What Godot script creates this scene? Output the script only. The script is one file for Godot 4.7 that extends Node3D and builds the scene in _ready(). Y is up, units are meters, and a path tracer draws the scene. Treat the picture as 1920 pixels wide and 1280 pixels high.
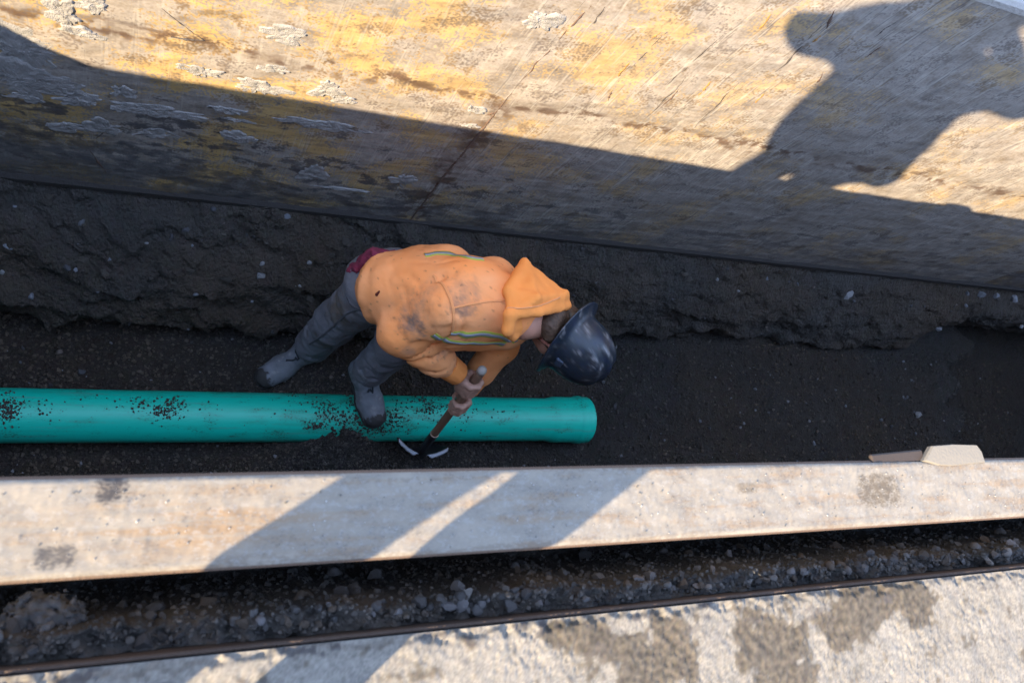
extends Node3D
# A worker bends over a green sewer pipe in a trench between two steel shield walls. x runs along the trench, y is up, z points to the near side.

const FOCAL := 1550.0          # photograph pixels
const EYE := Vector3(0, 3.7, 0)
const WALL_Z := -1.38          # inner face of the far shield wall
const WALL_LOW := 0.6
const WALL_TOP := 2.515
const BEAM_Y := 2.5            # top of the near shield wall
const BEAM_IN := -0.136
const BEAM_OUT := -0.006
const PAVE_Y := 2.36
const PAVE_Z := 0.1
const PIPE_Z := -0.637
const PIPE_Y := 0.092
const PIPE_R := 0.105

var cam_right: Vector3
var cam_down: Vector3
var cam_fwd: Vector3
var rng := RandomNumberGenerator.new()
var n_big := FastNoiseLite.new()
var n_mid := FastNoiseLite.new()
var n_fine := FastNoiseLite.new()
var n_ridge := FastNoiseLite.new()
var stones: Array = []
var used := {}


# ---------- small helpers ----------
func px(x: float, y: float, height: float) -> Vector3:
	# the point at that height which the photograph shows at pixel x, y
	var d := cam_right * (x - 960.0) + cam_down * (y - 640.0) + cam_fwd * FOCAL
	return EYE + d * ((height - EYE.y) / d.y)


func ray(x: float, y: float) -> Vector3:
	return (cam_right * (x - 960.0) + cam_down * (y - 640.0) + cam_fwd * FOCAL).normalized()


func px_wall(x: float, y: float, z: float) -> Vector3:
	var d := ray(x, y)
	return EYE + d * ((z - EYE.z) / d.z)


func lin(r: float, g: float, b: float) -> Color:
	return Color(r, g, b).linear_to_srgb()


func mat(c: Color, rough := 0.85, metal := 0.0, vertex := false) -> StandardMaterial3D:
	var m := StandardMaterial3D.new()
	m.albedo_color = c
	m.roughness = rough
	m.metallic = metal
	m.vertex_color_use_as_albedo = vertex
	return m


func grain(m: StandardMaterial3D, freq: float, scale: float, strength: float, ns := 1, octaves := 4, kind := FastNoiseLite.TYPE_SIMPLEX_SMOOTH) -> StandardMaterial3D:
	# fine relief from a repeating noise, laid on in world or object axes
	var n := FastNoiseLite.new()
	n.seed = ns
	n.noise_type = kind
	n.frequency = freq
	n.fractal_octaves = octaves
	var t := NoiseTexture2D.new()
	t.width = 512
	t.height = 512
	t.seamless = true
	t.as_normal_map = true
	t.bump_strength = strength
	t.noise = n
	m.normal_enabled = true
	m.normal_texture = t
	m.uv1_triplanar = true
	m.uv1_scale = Vector3.ONE * scale
	return m


func creased(m: StandardMaterial3D, scale: float, strength: float, ns: int) -> StandardMaterial3D:
	# cloth: small sharp wrinkles
	grain(m, 0.006, scale, strength, ns, 5)
	var n: FastNoiseLite = (m.normal_texture as NoiseTexture2D).noise
	n.fractal_type = FastNoiseLite.FRACTAL_RIDGED
	n.domain_warp_enabled = true
	n.domain_warp_amplitude = 40.0
	n.domain_warp_frequency = 0.008
	return m


func node_name(called: String) -> String:
	if not used.has(called):
		used[called] = 0
		return called
	used[called] += 1
	return "%s_%03d" % [called, used[called]]


func thing(called: String, label: String, category: String, at := Vector3.ZERO, group := "") -> Node3D:
	var o := Node3D.new()
	o.name = node_name(called)
	o.position = at
	o.set_meta("label", label)
	o.set_meta("category", category)
	if group:
		o.set_meta("group", group)
	add_child(o)
	return o


func part(called: String, mesh: Mesh, m: Material, parent: Node3D, at := Transform3D()) -> MeshInstance3D:
	var o := MeshInstance3D.new()
	o.name = called
	o.mesh = mesh
	o.material_override = m
	o.transform = at
	parent.add_child(o, true)
	return o


func setting(called: String, mesh: Mesh, m: Material, label: String, category: String) -> MeshInstance3D:
	var o := part(called, mesh, m, self)
	o.set_meta("kind", "structure")
	o.set_meta("label", label)
	o.set_meta("category", category)
	return o


func mesh_of(v: PackedVector3Array, idx: PackedInt32Array, col := PackedColorArray(), uv := PackedVector2Array(), nrm := PackedVector3Array()) -> ArrayMesh:
	if nrm.is_empty():
		nrm.resize(v.size())
		for t in range(0, idx.size(), 3):
			var a := v[idx[t]]
			var f := (v[idx[t + 2]] - a).cross(v[idx[t + 1]] - a)
			nrm[idx[t]] += f
			nrm[idx[t + 1]] += f
			nrm[idx[t + 2]] += f
		for i in nrm.size():
			nrm[i] = nrm[i].normalized() if nrm[i].length_squared() > 1e-20 else Vector3.UP
	var arr := []
	arr.resize(Mesh.ARRAY_MAX)
	arr[Mesh.ARRAY_VERTEX] = v
	arr[Mesh.ARRAY_NORMAL] = nrm
	if col.size():
		arr[Mesh.ARRAY_COLOR] = col
	if uv.size():
		arr[Mesh.ARRAY_TEX_UV] = uv
	arr[Mesh.ARRAY_INDEX] = idx
	var m := ArrayMesh.new()
	m.add_surface_from_arrays(Mesh.PRIMITIVE_TRIANGLES, arr)
	return m


func grid(nu: int, nv: int, f: Callable, flip := false) -> ArrayMesh:
	# f(i, j) gives [point, colour, uv]
	var v := PackedVector3Array()
	var c := PackedColorArray()
	var uv := PackedVector2Array()
	var idx := PackedInt32Array()
	for j in nv + 1:
		for i in nu + 1:
			var r: Array = f.call(i, j)
			v.append(r[0])
			c.append(r[1])
			uv.append(r[2])
	for j in nv:
		for i in nu:
			var a := j * (nu + 1) + i
			var b := a + nu + 1
			if flip:
				idx.append_array([a, b, a + 1, a + 1, b, b + 1])
			else:
				idx.append_array([a, a + 1, b, a + 1, b + 1, b])
	return mesh_of(v, idx, c, uv)


func bevel_box(size: Vector3, b: float) -> ArrayMesh:
	# box with chamfered edges, centred
	var st := SurfaceTool.new()
	st.begin(Mesh.PRIMITIVE_TRIANGLES)
	st.set_smooth_group(-1)
	var h := size / 2.0
	var pts := {}
	var corner := func(s: Vector3, axis: int) -> Vector3:
		var q := Vector3(s.x * (h.x - b), s.y * (h.y - b), s.z * (h.z - b))
		q[axis] = s[axis] * h[axis]
		return q
	var tri := func(a: Vector3, bb: Vector3, c: Vector3):
		if (c - a).cross(bb - a).dot(a + bb + c) < 0.0:
			var t := bb
			bb = c
			c = t
		st.add_vertex(a)
		st.add_vertex(bb)
		st.add_vertex(c)
	for axis in 3:
		var u := (axis + 1) % 3
		var w := (axis + 2) % 3
		for s in [-1.0, 1.0]:
			var q := []
			for k in [[-1, -1], [1, -1], [1, 1], [-1, 1]]:
				var sv := Vector3.ZERO
				sv[axis] = s
				sv[u] = k[0]
				sv[w] = k[1]
				q.append(corner.call(sv, axis))
			tri.call(q[0], q[1], q[2])
			tri.call(q[0], q[2], q[3])
		for su in [-1.0, 1.0]:
			for sw in [-1.0, 1.0]:
				var lo := Vector3.ZERO
				lo[u] = su
				lo[w] = sw
				lo[axis] = -1.0
				var hi := lo
				hi[axis] = 1.0
				var a: Vector3 = corner.call(lo, u)
				var bb: Vector3 = corner.call(hi, u)
				var c: Vector3 = corner.call(hi, w)
				var d: Vector3 = corner.call(lo, w)
				tri.call(a, bb, c)
				tri.call(a, c, d)
	for sx in [-1.0, 1.0]:
		for sy in [-1.0, 1.0]:
			for sz in [-1.0, 1.0]:
				var s := Vector3(sx, sy, sz)
				tri.call(corner.call(s, 0), corner.call(s, 1), corner.call(s, 2))
	st.generate_normals()
	return st.commit()


func tube(path: PackedVector3Array, radii: PackedFloat32Array, sides := 10, caps := true) -> ArrayMesh:
	var v := PackedVector3Array()
	var idx := PackedInt32Array()
	var uv := PackedVector2Array()
	var n := path.size()
	var ref := Vector3.UP
	for i in n:
		var t := (path[mini(i + 1, n - 1)] - path[maxi(i - 1, 0)]).normalized()
		if absf(t.dot(ref)) > 0.95:
			ref = Vector3.RIGHT if absf(t.x) < 0.9 else Vector3.BACK
		var a := (ref - t * ref.dot(t)).normalized()
		ref = a
		var b := t.cross(a)
		for k in sides:
			var w := TAU * k / sides
			v.append(path[i] + (a * cos(w) + b * sin(w)) * radii[mini(i, radii.size() - 1)])
			uv.append(Vector2(float(i) / n, float(k) / sides))
	for i in n - 1:
		for k in sides:
			var p := i * sides + k
			var q := i * sides + (k + 1) % sides
			idx.append_array([p, p + sides, q, q, p + sides, q + sides])
	if caps:
		for e in 2:
			var c := v.size()
			v.append(path[0] if e == 0 else path[n - 1])
			uv.append(Vector2.ZERO)
			var o := 0 if e == 0 else (n - 1) * sides
			for k in sides:
				var p := o + k
				var q := o + (k + 1) % sides
				idx.append_array([c, p, q] if e == 0 else [c, q, p])
	return mesh_of(v, idx, PackedColorArray(), uv)


func make_stones() -> void:
	# a dozen irregular lumps of about unit size, shared by every stone
	for s in 12:
		var sphere := SphereMesh.new()
		sphere.radius = 0.5
		sphere.height = 1.0
		sphere.radial_segments = 8
		sphere.rings = 4
		var arr := sphere.get_mesh_arrays()
		var v: PackedVector3Array = arr[Mesh.ARRAY_VERTEX]
		var flat := Vector3(rng.randf_range(0.8, 1.25), rng.randf_range(0.55, 0.85), rng.randf_range(0.75, 1.1))
		var cuts := []
		for k in 9:
			cuts.append([Vector3(rng.randfn(), rng.randfn(), rng.randfn()).normalized(), rng.randf_range(0.20, 0.36) if s < 8 else rng.randf_range(0.34, 0.44)])
		for i in v.size():
			var q := v[i]
			for cc in cuts:
				var over: float = q.dot(cc[0]) - cc[1]
				if over > 0.0:
					q -= cc[0] * over * (1.0 if s < 8 else 0.6)
			q *= 1.0 + 0.12 * n_mid.get_noise_3d(q.x * 3.0 + s * 9.0, q.y * 3.0, q.z * 3.0)
			v[i] = q * flat
		var st := SurfaceTool.new()
		st.begin(Mesh.PRIMITIVE_TRIANGLES)
		st.set_smooth_group(-1 if s < 8 else 0)
		for i: int in arr[Mesh.ARRAY_INDEX]:
			st.add_vertex(v[i])
		st.generate_normals()
		stones.append(st.commit())


func any_turn() -> Basis:
	return Basis(Quaternion(Vector3(rng.randfn(), rng.randfn(), rng.randfn()).normalized(), rng.randf() * TAU))


func scatter(called: String, mesh: Mesh, m: Material, spots: Array, colours: Array, parent: Node3D) -> MultiMeshInstance3D:
	var mm := MultiMesh.new()
	mm.transform_format = MultiMesh.TRANSFORM_3D
	mm.use_colors = true
	mm.mesh = mesh
	mm.instance_count = spots.size()
	for i in spots.size():
		mm.set_instance_transform(i, spots[i])
		mm.set_instance_color(i, colours[i])
	var o := MultiMeshInstance3D.new()
	o.name = called
	o.multimesh = mm
	o.material_override = m
	o.set_meta("kind", "stuff")
	parent.add_child(o, true)
	return o


# ---------- smooth bodies from capsules ----------
class Prim:
	var a: Vector3
	var b: Vector3
	var c: Vector3
	var ra: float
	var rb: float
	var ab: Vector3
	var inv: float
	var tri := false
	var reach: float
	var mid: Vector3
	var nor: Vector3

	func _init(a_: Vector3, b_: Vector3, ra_: float, rb_: float):
		a = a_
		b = b_
		ra = ra_
		rb = rb_
		ab = b - a
		inv = 1.0 / maxf(ab.length_squared(), 1e-9)
		mid = (a + b) / 2.0
		reach = ab.length() / 2.0 + maxf(ra, rb)

	func as_triangle(c_: Vector3):
		tri = true
		c = c_
		nor = (b - a).cross(c - a).normalized()
		mid = (a + b + c) / 3.0
		reach = maxf(maxf((a - mid).length(), (b - mid).length()), (c - mid).length()) + ra
		return self

	func seg(p: Vector3, q: Vector3, r: Vector3) -> float:
		var e := r - q
		return (p - q - e * clampf((p - q).dot(e) / maxf(e.length_squared(), 1e-9), 0.0, 1.0)).length()

	func d(p: Vector3) -> float:
		if tri:
			var s1 := (b - a).cross(nor).dot(p - a)
			var s2 := (c - b).cross(nor).dot(p - b)
			var s3 := (a - c).cross(nor).dot(p - c)
			if s1 <= 0.0 and s2 <= 0.0 and s3 <= 0.0:
				return absf((p - a).dot(nor)) - ra
			return minf(minf(seg(p, a, b), seg(p, b, c)), seg(p, c, a)) - ra
		var t := clampf((p - a).dot(ab) * inv, 0.0, 1.0)
		return (p - a - ab * t).length() - (ra + (rb - ra) * t)


class Body:
	var prims: Array = []
	var k := 0.03
	var bump: Callable        # p -> extra distance
	var amp := 0.0
	var floor_n := Vector3.ZERO   # a flat cut
	var floor_d := 0.0

	func cap(a: Vector3, b: Vector3, ra: float, rb: float):
		prims.append(Prim.new(a, b, ra, rb))

	func tri(a: Vector3, b: Vector3, c: Vector3, r: float):
		prims.append(Prim.new(a, b, r, r).as_triangle(c))

	func join(list: Array, p: Vector3) -> float:
		var d := 1e3
		for q: Prim in list:
			var e := q.d(p)
			var h := maxf(k - absf(d - e), 0.0)
			d = minf(d, e) - h * h * 0.25 / k
		return d

	func at(p: Vector3) -> float:
		return full(prims, p)

	func full(list: Array, p: Vector3) -> float:
		var d := join(list, p)
		if amp > 0.0:
			d += bump.call(p)
		if floor_n != Vector3.ZERO:
			d = maxf(d, floor_d - p.dot(floor_n))
		return d

	func down(p: Vector3) -> Vector3:
		# gradient
		var e := 0.002
		var d := at(p)
		return Vector3(at(p + Vector3(e, 0, 0)) - d, at(p + Vector3(0, e, 0)) - d, at(p + Vector3(0, 0, e)) - d).normalized()

	func seen(from: Vector3, dir: Vector3) -> Vector3:
		# first point of the surface along a line
		var s := 1.0
		for i in 200:
			var d := at(from + dir * s)
			if d < 0.0008:
				break
			s += maxf(d * 0.5, 0.0008)
			if s > 6.0:
				break
		return from + dir * s

	func onto(p: Vector3, above := 0.0) -> Vector3:
		for i in 5:
			p -= down(p) * (at(p) - above)
		return p

	func nets(cell: float, paint: Callable) -> Array:
		var lo := Vector3.ONE * 1e9
		var hi := -lo
		for q: Prim in prims:
			lo = lo.min(q.mid - Vector3.ONE * q.reach)
			hi = hi.max(q.mid + Vector3.ONE * q.reach)
		lo -= Vector3.ONE * (cell * 3.0 + amp)
		hi += Vector3.ONE * (cell * 3.0 + amp)
		const B := 6
		var nb := Vector3i(((hi - lo) / (cell * B)).ceil())
		var n := nb * B
		var sx := 1
		var sy := n.x + 1
		var sz := sy * (n.y + 1)
		var val := PackedFloat32Array()
		val.resize(sz * (n.z + 1))
		val.fill(1.0)
		var vid := PackedInt32Array()
		vid.resize(val.size())
		vid.fill(-1)
		var half := cell * B * 0.5
		var rad := half * 1.7321 + amp + cell
		var live := []
		for bz in nb.z:
			for by in nb.y:
				for bx in nb.x:
					var o := Vector3i(bx, by, bz) * B
					var mid := lo + Vector3(o) * cell + Vector3.ONE * half
					var near := []
					var dm := 1e3
					for q: Prim in prims:
						if (mid - q.mid).length() - q.reach < rad + k:
							var e := q.d(mid)
							if e < rad + k:
								near.append(q)
								dm = minf(dm, e)
					if near.is_empty():
						continue
					if dm < -rad - k:
						for z in B + 1:
							for y in B + 1:
								var r := (o.x) + (o.y + y) * sy + (o.z + z) * sz
								for x in B + 1:
									val[r + x] = -1.0
						if floor_n == Vector3.ZERO:
							continue
					live.append([o, near])
		var got := []
		got.resize(live.size())
		var job := func(i: int):
			var o: Vector3i = live[i][0]
			var near: Array = live[i][1]
			var f := PackedFloat32Array()
			f.resize((B + 1) * (B + 1) * (B + 1))
			var at_ := 0
			for z in B + 1:
				for y in B + 1:
					for x in B + 1:
						f[at_] = full(near, lo + Vector3(o.x + x, o.y + y, o.z + z) * cell)
						at_ += 1
			got[i] = f
		if live.size():
			WorkerThreadPool.wait_for_group_task_completion(WorkerThreadPool.add_group_task(job, live.size(), -1, true))
		for i in live.size():
			var o: Vector3i = live[i][0]
			var f: PackedFloat32Array = got[i]
			var at_ := 0
			for z in B + 1:
				for y in B + 1:
					var r := o.x + (o.y + y) * sy + (o.z + z) * sz
					for x in B + 1:
						val[r + x] = f[at_]
						at_ += 1
		var v := PackedVector3Array()
		var idx := PackedInt32Array()
		var off := [0, sx, sy, sx + sy, sz, sx + sz, sy + sz, sx + sy + sz]
		var cor := [Vector3(0, 0, 0), Vector3(1, 0, 0), Vector3(0, 1, 0), Vector3(1, 1, 0), Vector3(0, 0, 1), Vector3(1, 0, 1), Vector3(0, 1, 1), Vector3(1, 1, 1)]
		var edges := [[0, 1], [2, 3], [4, 5], [6, 7], [0, 2], [1, 3], [4, 6], [5, 7], [0, 4], [1, 5], [2, 6], [3, 7]]
		var made := []
		for l in live:
			var o: Vector3i = l[0]
			for z in B:
				for y in B:
					var r := o.x + (o.y + y) * sy + (o.z + z) * sz
					for x in B:
						var c := r + x
						var neg := 0
						for e in off:
							if val[c + e] < 0.0:
								neg += 1
						if neg == 0 or neg == 8:
							continue
						var sum := Vector3.ZERO
						var cnt := 0
						for e in edges:
							var d0 := val[c + off[e[0]]]
							var d1 := val[c + off[e[1]]]
							if (d0 < 0.0) != (d1 < 0.0):
								sum += cor[e[0]].lerp(cor[e[1]], d0 / (d0 - d1))
								cnt += 1
						vid[c] = v.size()
						v.append(lo + (Vector3(o.x + x, o.y + y, o.z + z) + sum / cnt) * cell)
						made.append(c)
		for c: int in made:
			var s0 := val[c] < 0.0
			for ax in 3:
				var step: int = [sx, sy, sz][ax]
				var su: int = [sy, sz, sx][ax]
				var sv: int = [sz, sx, sy][ax]
				if (val[c + step] < 0.0) == s0:
					continue
				var q0 := vid[c]
				var q1 := vid[c - su]
				var q2 := vid[c - su - sv]
				var q3 := vid[c - sv]
				if q1 < 0 or q2 < 0 or q3 < 0:
					continue
				if s0:
					idx.append_array([q0, q2, q1, q0, q3, q2])
				else:
					idx.append_array([q0, q1, q2, q0, q2, q3])
		var col := PackedColorArray()
		for p in v:
			col.append(paint.call(p))
		return [v, idx, col]


func merge(list: Array) -> ArrayMesh:
	var v := PackedVector3Array()
	var idx := PackedInt32Array()
	var col := PackedColorArray()
	for a in list:
		var base := v.size()
		v.append_array(a[0])
		col.append_array(a[2])
		for i: int in a[1]:
			idx.append(base + i)
	return mesh_of(v, idx, col)


func ribbon(body: Body, path: Array, width: float, above: float, thick: float, across: Vector3) -> ArrayMesh:
	# a band of cloth that follows the surface of a body: a closed strip with edges
	var v := PackedVector3Array()
	var idx := PackedInt32Array()
	var n := path.size()
	for i in n:
		var t: Vector3 = (path[mini(i + 1, n - 1)] - path[maxi(i - 1, 0)]).normalized()
		var p := body.onto(path[i], above)
		var nn := body.down(p)
		var w := t.cross(nn).normalized() if across == Vector3.ZERO else (across - nn * across.dot(nn)).normalized()
		for k in 4:
			var q := body.onto(p + w * width * (k / 3.0 - 0.5), above)
			v.append(q)
		var outer := []
		for k in 4:
			outer.append(v[v.size() - 4 + k] + nn * thick)
		v.append_array(PackedVector3Array(outer))
	for i in n - 1:
		var a := i * 8
		var b := a + 8
		for k in 3:
			idx.append_array([a + 4 + k, a + 5 + k, b + 4 + k, a + 5 + k, b + 5 + k, b + 4 + k])
		idx.append_array([a, a + 4, b, a + 4, b + 4, b, a + 7, a + 3, b + 7, a + 3, b + 3, b + 7])
	return mesh_of(v, idx)


func spline(pts: Array, per := 6) -> Array:
	var c := Curve3D.new()
	for i in pts.size():
		var t: Vector3 = (pts[mini(i + 1, pts.size() - 1)] - pts[maxi(i - 1, 0)]) / 6.0
		c.add_point(pts[i], -t, t)
	var out := []
	var n := (pts.size() - 1) * per
	for i in n + 1:
		out.append(c.sample_baked(c.get_baked_length() * i / n, true))
	return out


# ---------- the scene ----------
func _ready() -> void:
	rng.seed = 7
	var x_axis := Vector3(3370, 172, FOCAL).normalized()       # where the trench runs to, in lens axes (right, down, forward)
	var ny := 450.0
	var down_axis := Vector3(-(FOCAL * FOCAL + 172.0 * ny) / 3370.0, ny, FOCAL).normalized()
	var z_axis := x_axis.cross(-down_axis)
	cam_right = Vector3(x_axis.x, -down_axis.x, z_axis.x)
	cam_down = Vector3(x_axis.y, -down_axis.y, z_axis.y)
	cam_fwd = Vector3(x_axis.z, -down_axis.z, z_axis.z)

	var cam := Camera3D.new()
	cam.name = "camera"
	cam.transform = Transform3D(Basis(cam_right, -cam_down, -cam_fwd), EYE)
	cam.near = 0.03
	cam.far = 400.0
	var lens := CameraAttributesPhysical.new()
	lens.frustum_focal_length = FOCAL * 24.0 / 1280.0
	lens.frustum_near = 0.03
	lens.frustum_far = 400.0
	lens.frustum_focus_distance = 2.95
	lens.exposure_aperture = 5.6
	cam.attributes = lens
	add_child(cam)
	cam.fov = rad_to_deg(2.0 * atan(640.0 / FOCAL))

	var sky := ProceduralSkyMaterial.new()
	sky.sky_top_color = Color(0.52, 0.60, 0.74)
	sky.sky_horizon_color = Color(0.50, 0.56, 0.65)
	sky.sky_curve = 0.30
	sky.ground_bottom_color = Color(0.30, 0.28, 0.26)
	sky.ground_horizon_color = Color(0.55, 0.54, 0.52)
	sky.sky_energy_multiplier = 1.25
	var env := Environment.new()
	env.background_mode = Environment.BG_SKY
	env.sky = Sky.new()
	env.sky.sky_material = sky
	env.tonemap_mode = Environment.TONE_MAPPER_LINEAR
	env.tonemap_exposure = 4.35
	env.sdfgi_enabled = true
	env.ssao_enabled = true
	env.ssil_enabled = true
	var we := WorldEnvironment.new()
	we.name = "environment"
	we.environment = env
	add_child(we)

	var sun := DirectionalLight3D.new()
	sun.name = "sun"
	sun.light_energy = 1.6
	sun.light_color = Color(1.0, 0.905, 0.75)
	sun.light_angular_distance = 0.5
	sun.shadow_enabled = true
	add_child(sun)
	sun.look_at_from_position(Vector3.ZERO, Vector3(1.42, -0.859, -1.0))

	n_big.seed = 3
	n_big.frequency = 1.0
	n_big.fractal_octaves = 4
	n_mid.seed = 11
	n_mid.frequency = 1.0
	n_mid.fractal_octaves = 3
	n_fine.seed = 23
	n_fine.frequency = 1.0
	n_fine.fractal_octaves = 2
	n_ridge.seed = 31
	n_ridge.frequency = 1.0
	n_ridge.fractal_type = FastNoiseLite.FRACTAL_RIDGED
	n_ridge.fractal_octaves = 4
	make_stones()

	build_ground()
	build_trench()
	build_far_wall()
	build_near_wall()
	build_pavement()
	build_pipe()
	build_worker()
	build_shovel()
	build_photographer()


# ---------- ground ----------
func heap(x: float, z: float) -> float:  # height of the unseen heap, sloped to shape its shadow on the far wall
	var r := Vector2((x + 5.0) / 1.15, (z - 2.0)).length() + 0.25 * n_big.get_noise_2d(x * 0.8, z * 0.8)
	return maxf(0.0, 1.5 - 0.56 * r) + 0.05 * n_mid.get_noise_2d(x * 4.0, z * 4.0)


func build_ground() -> void:
	var m := grain(mat(Color.WHITE, 0.95, 0.0, true), 0.02, 1.2, 8.0, 5)
	var far := grid(60, 40, func(i, j):
		var x: float = -150.0 + 300.0 * pow(i / 60.0 * 2.0 - 1.0, 3.0) * 0.5 + 150.0
		var z: float = -1.56 - 150.0 * pow(j / 40.0, 3.0)
		var s := 0.06 + 0.03 * n_big.get_noise_2d(x * 0.7, z * 0.7)
		return [Vector3(x, PAVE_Y - 0.05 + 0.03 * n_big.get_noise_2d(x, z), z), Color(s * 1.15, s, s * 0.85), Vector2(x, z)], true)
	setting("ground", far, m, "brown earth ground beyond the far shield wall", "ground")
	var added_heap := grid(70, 60, func(i, j):
		var x: float = -8.2 + 6.4 * i / 70.0
		var z: float = 0.3 + 3.9 * j / 60.0
		var h := heap(x, z)
		var s := 0.05 + 0.03 * n_mid.get_noise_2d(x * 3.0, z * 3.0)
		return [Vector3(x, PAVE_Y - 0.03 + h, z), Color(s * 1.15, s, s * 0.85), Vector2(x, z)])
	setting("added_shadow_heap", added_heap, m, "unseen mound of earth added to cast the left shadow on the far wall", "added shadow caster")  # added out of view only to cast the sloping shadow at left


# ---------- trench: floor and banks ----------
func floor_y(x: float, z: float) -> float:
	var y := 0.018 * n_big.get_noise_2d(x * 1.6, z * 1.6) + 0.012 * n_mid.get_noise_2d(x * 9.0, z * 9.0)
	# loose gravel heaped over the pipe under the boot
	var dz := z - PIPE_Z
	var mx := exp(-pow((x - 0.90 + 0.35 * dz) / (0.26 if x < 0.90 - 0.35 * dz else 0.17), 2.0))
	y += mx * (0.168 + 0.035 * n_mid.get_noise_2d(x * 20.0, z * 20.0)) * exp(-pow((dz - 0.05) / 0.26, 2.0))
	y += 0.05 * exp(-pow((x - 1.05) / 0.5, 2.0)) * exp(-pow((z + 0.9) / 0.16, 2.0))
	# a low step of packed sand, ending to the right
	var e := 4.75 + 0.25 * n_mid.get_noise_2d(z * 4.0, 3.0) - 0.5 * (z + 0.6)
	y += 0.08 * smoothstep(2.3, 3.4, x) * (1.0 - smoothstep(e, e + 0.35, x)) - 0.16 * smoothstep(e, e + 0.35, x)
	return y


func bank_z(x: float, y: float) -> float:
	var t := clampf(y / 0.66, -0.1, 1.2)
	var toe := -1.0 - 0.09 * smoothstep(1.4, 2.6, x) + 0.05 * n_big.get_noise_2d(x * 1.1, 40.0) - 0.22 * smoothstep(4.3, 5.0, x) * (1.0 - smoothstep(0.3, 0.7, t))
	var z := lerpf(toe, -1.45, pow(clampf(t, 0.0, 1.2), 1.25))
	z += 0.045 * sin(clampf(t, 0.0, 1.0) * PI)
	z -= 0.12 * pow(1.0 - smoothstep(-0.02, 0.26, t + 0.08 * n_big.get_noise_2d(x * 2.5, 9.0)), 1.5)          # undercut foot
	var calm := 1.0 - 0.45 * smoothstep(1.2, 2.2, x)
	var led := n_ridge.get_noise_3d(x * 1.1, y * 3.2, 5.0) * calm
	z += 0.05 * led
	z += 0.03 * n_big.get_noise_3d(x * 2.4, y * 4.5, 1.0) + 0.024 * calm * n_mid.get_noise_3d(x * 9.0, y * 12.0, 2.0)
	# clods that broke off leave steps
	var c := n_mid.get_noise_3d(x * 5.0, y * 7.0, 30.0)
	z += 0.022 * smoothstep(0.05, 0.12, c) * (1.0 - smoothstep(1.2, 2.0, x) * 0.55)
	z += 0.009 * n_fine.get_noise_3d(x * 32.0, y * 36.0, 7.0)
	return z


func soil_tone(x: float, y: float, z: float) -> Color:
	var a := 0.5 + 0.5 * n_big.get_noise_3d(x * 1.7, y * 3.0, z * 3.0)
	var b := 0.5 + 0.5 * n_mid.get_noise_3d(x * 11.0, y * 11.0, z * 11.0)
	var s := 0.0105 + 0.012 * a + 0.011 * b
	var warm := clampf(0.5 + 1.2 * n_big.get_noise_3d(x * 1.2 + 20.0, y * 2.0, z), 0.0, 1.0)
	return Color(s * lerpf(1.08, 1.35, warm), s, s * lerpf(0.90, 0.70, warm))


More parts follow.
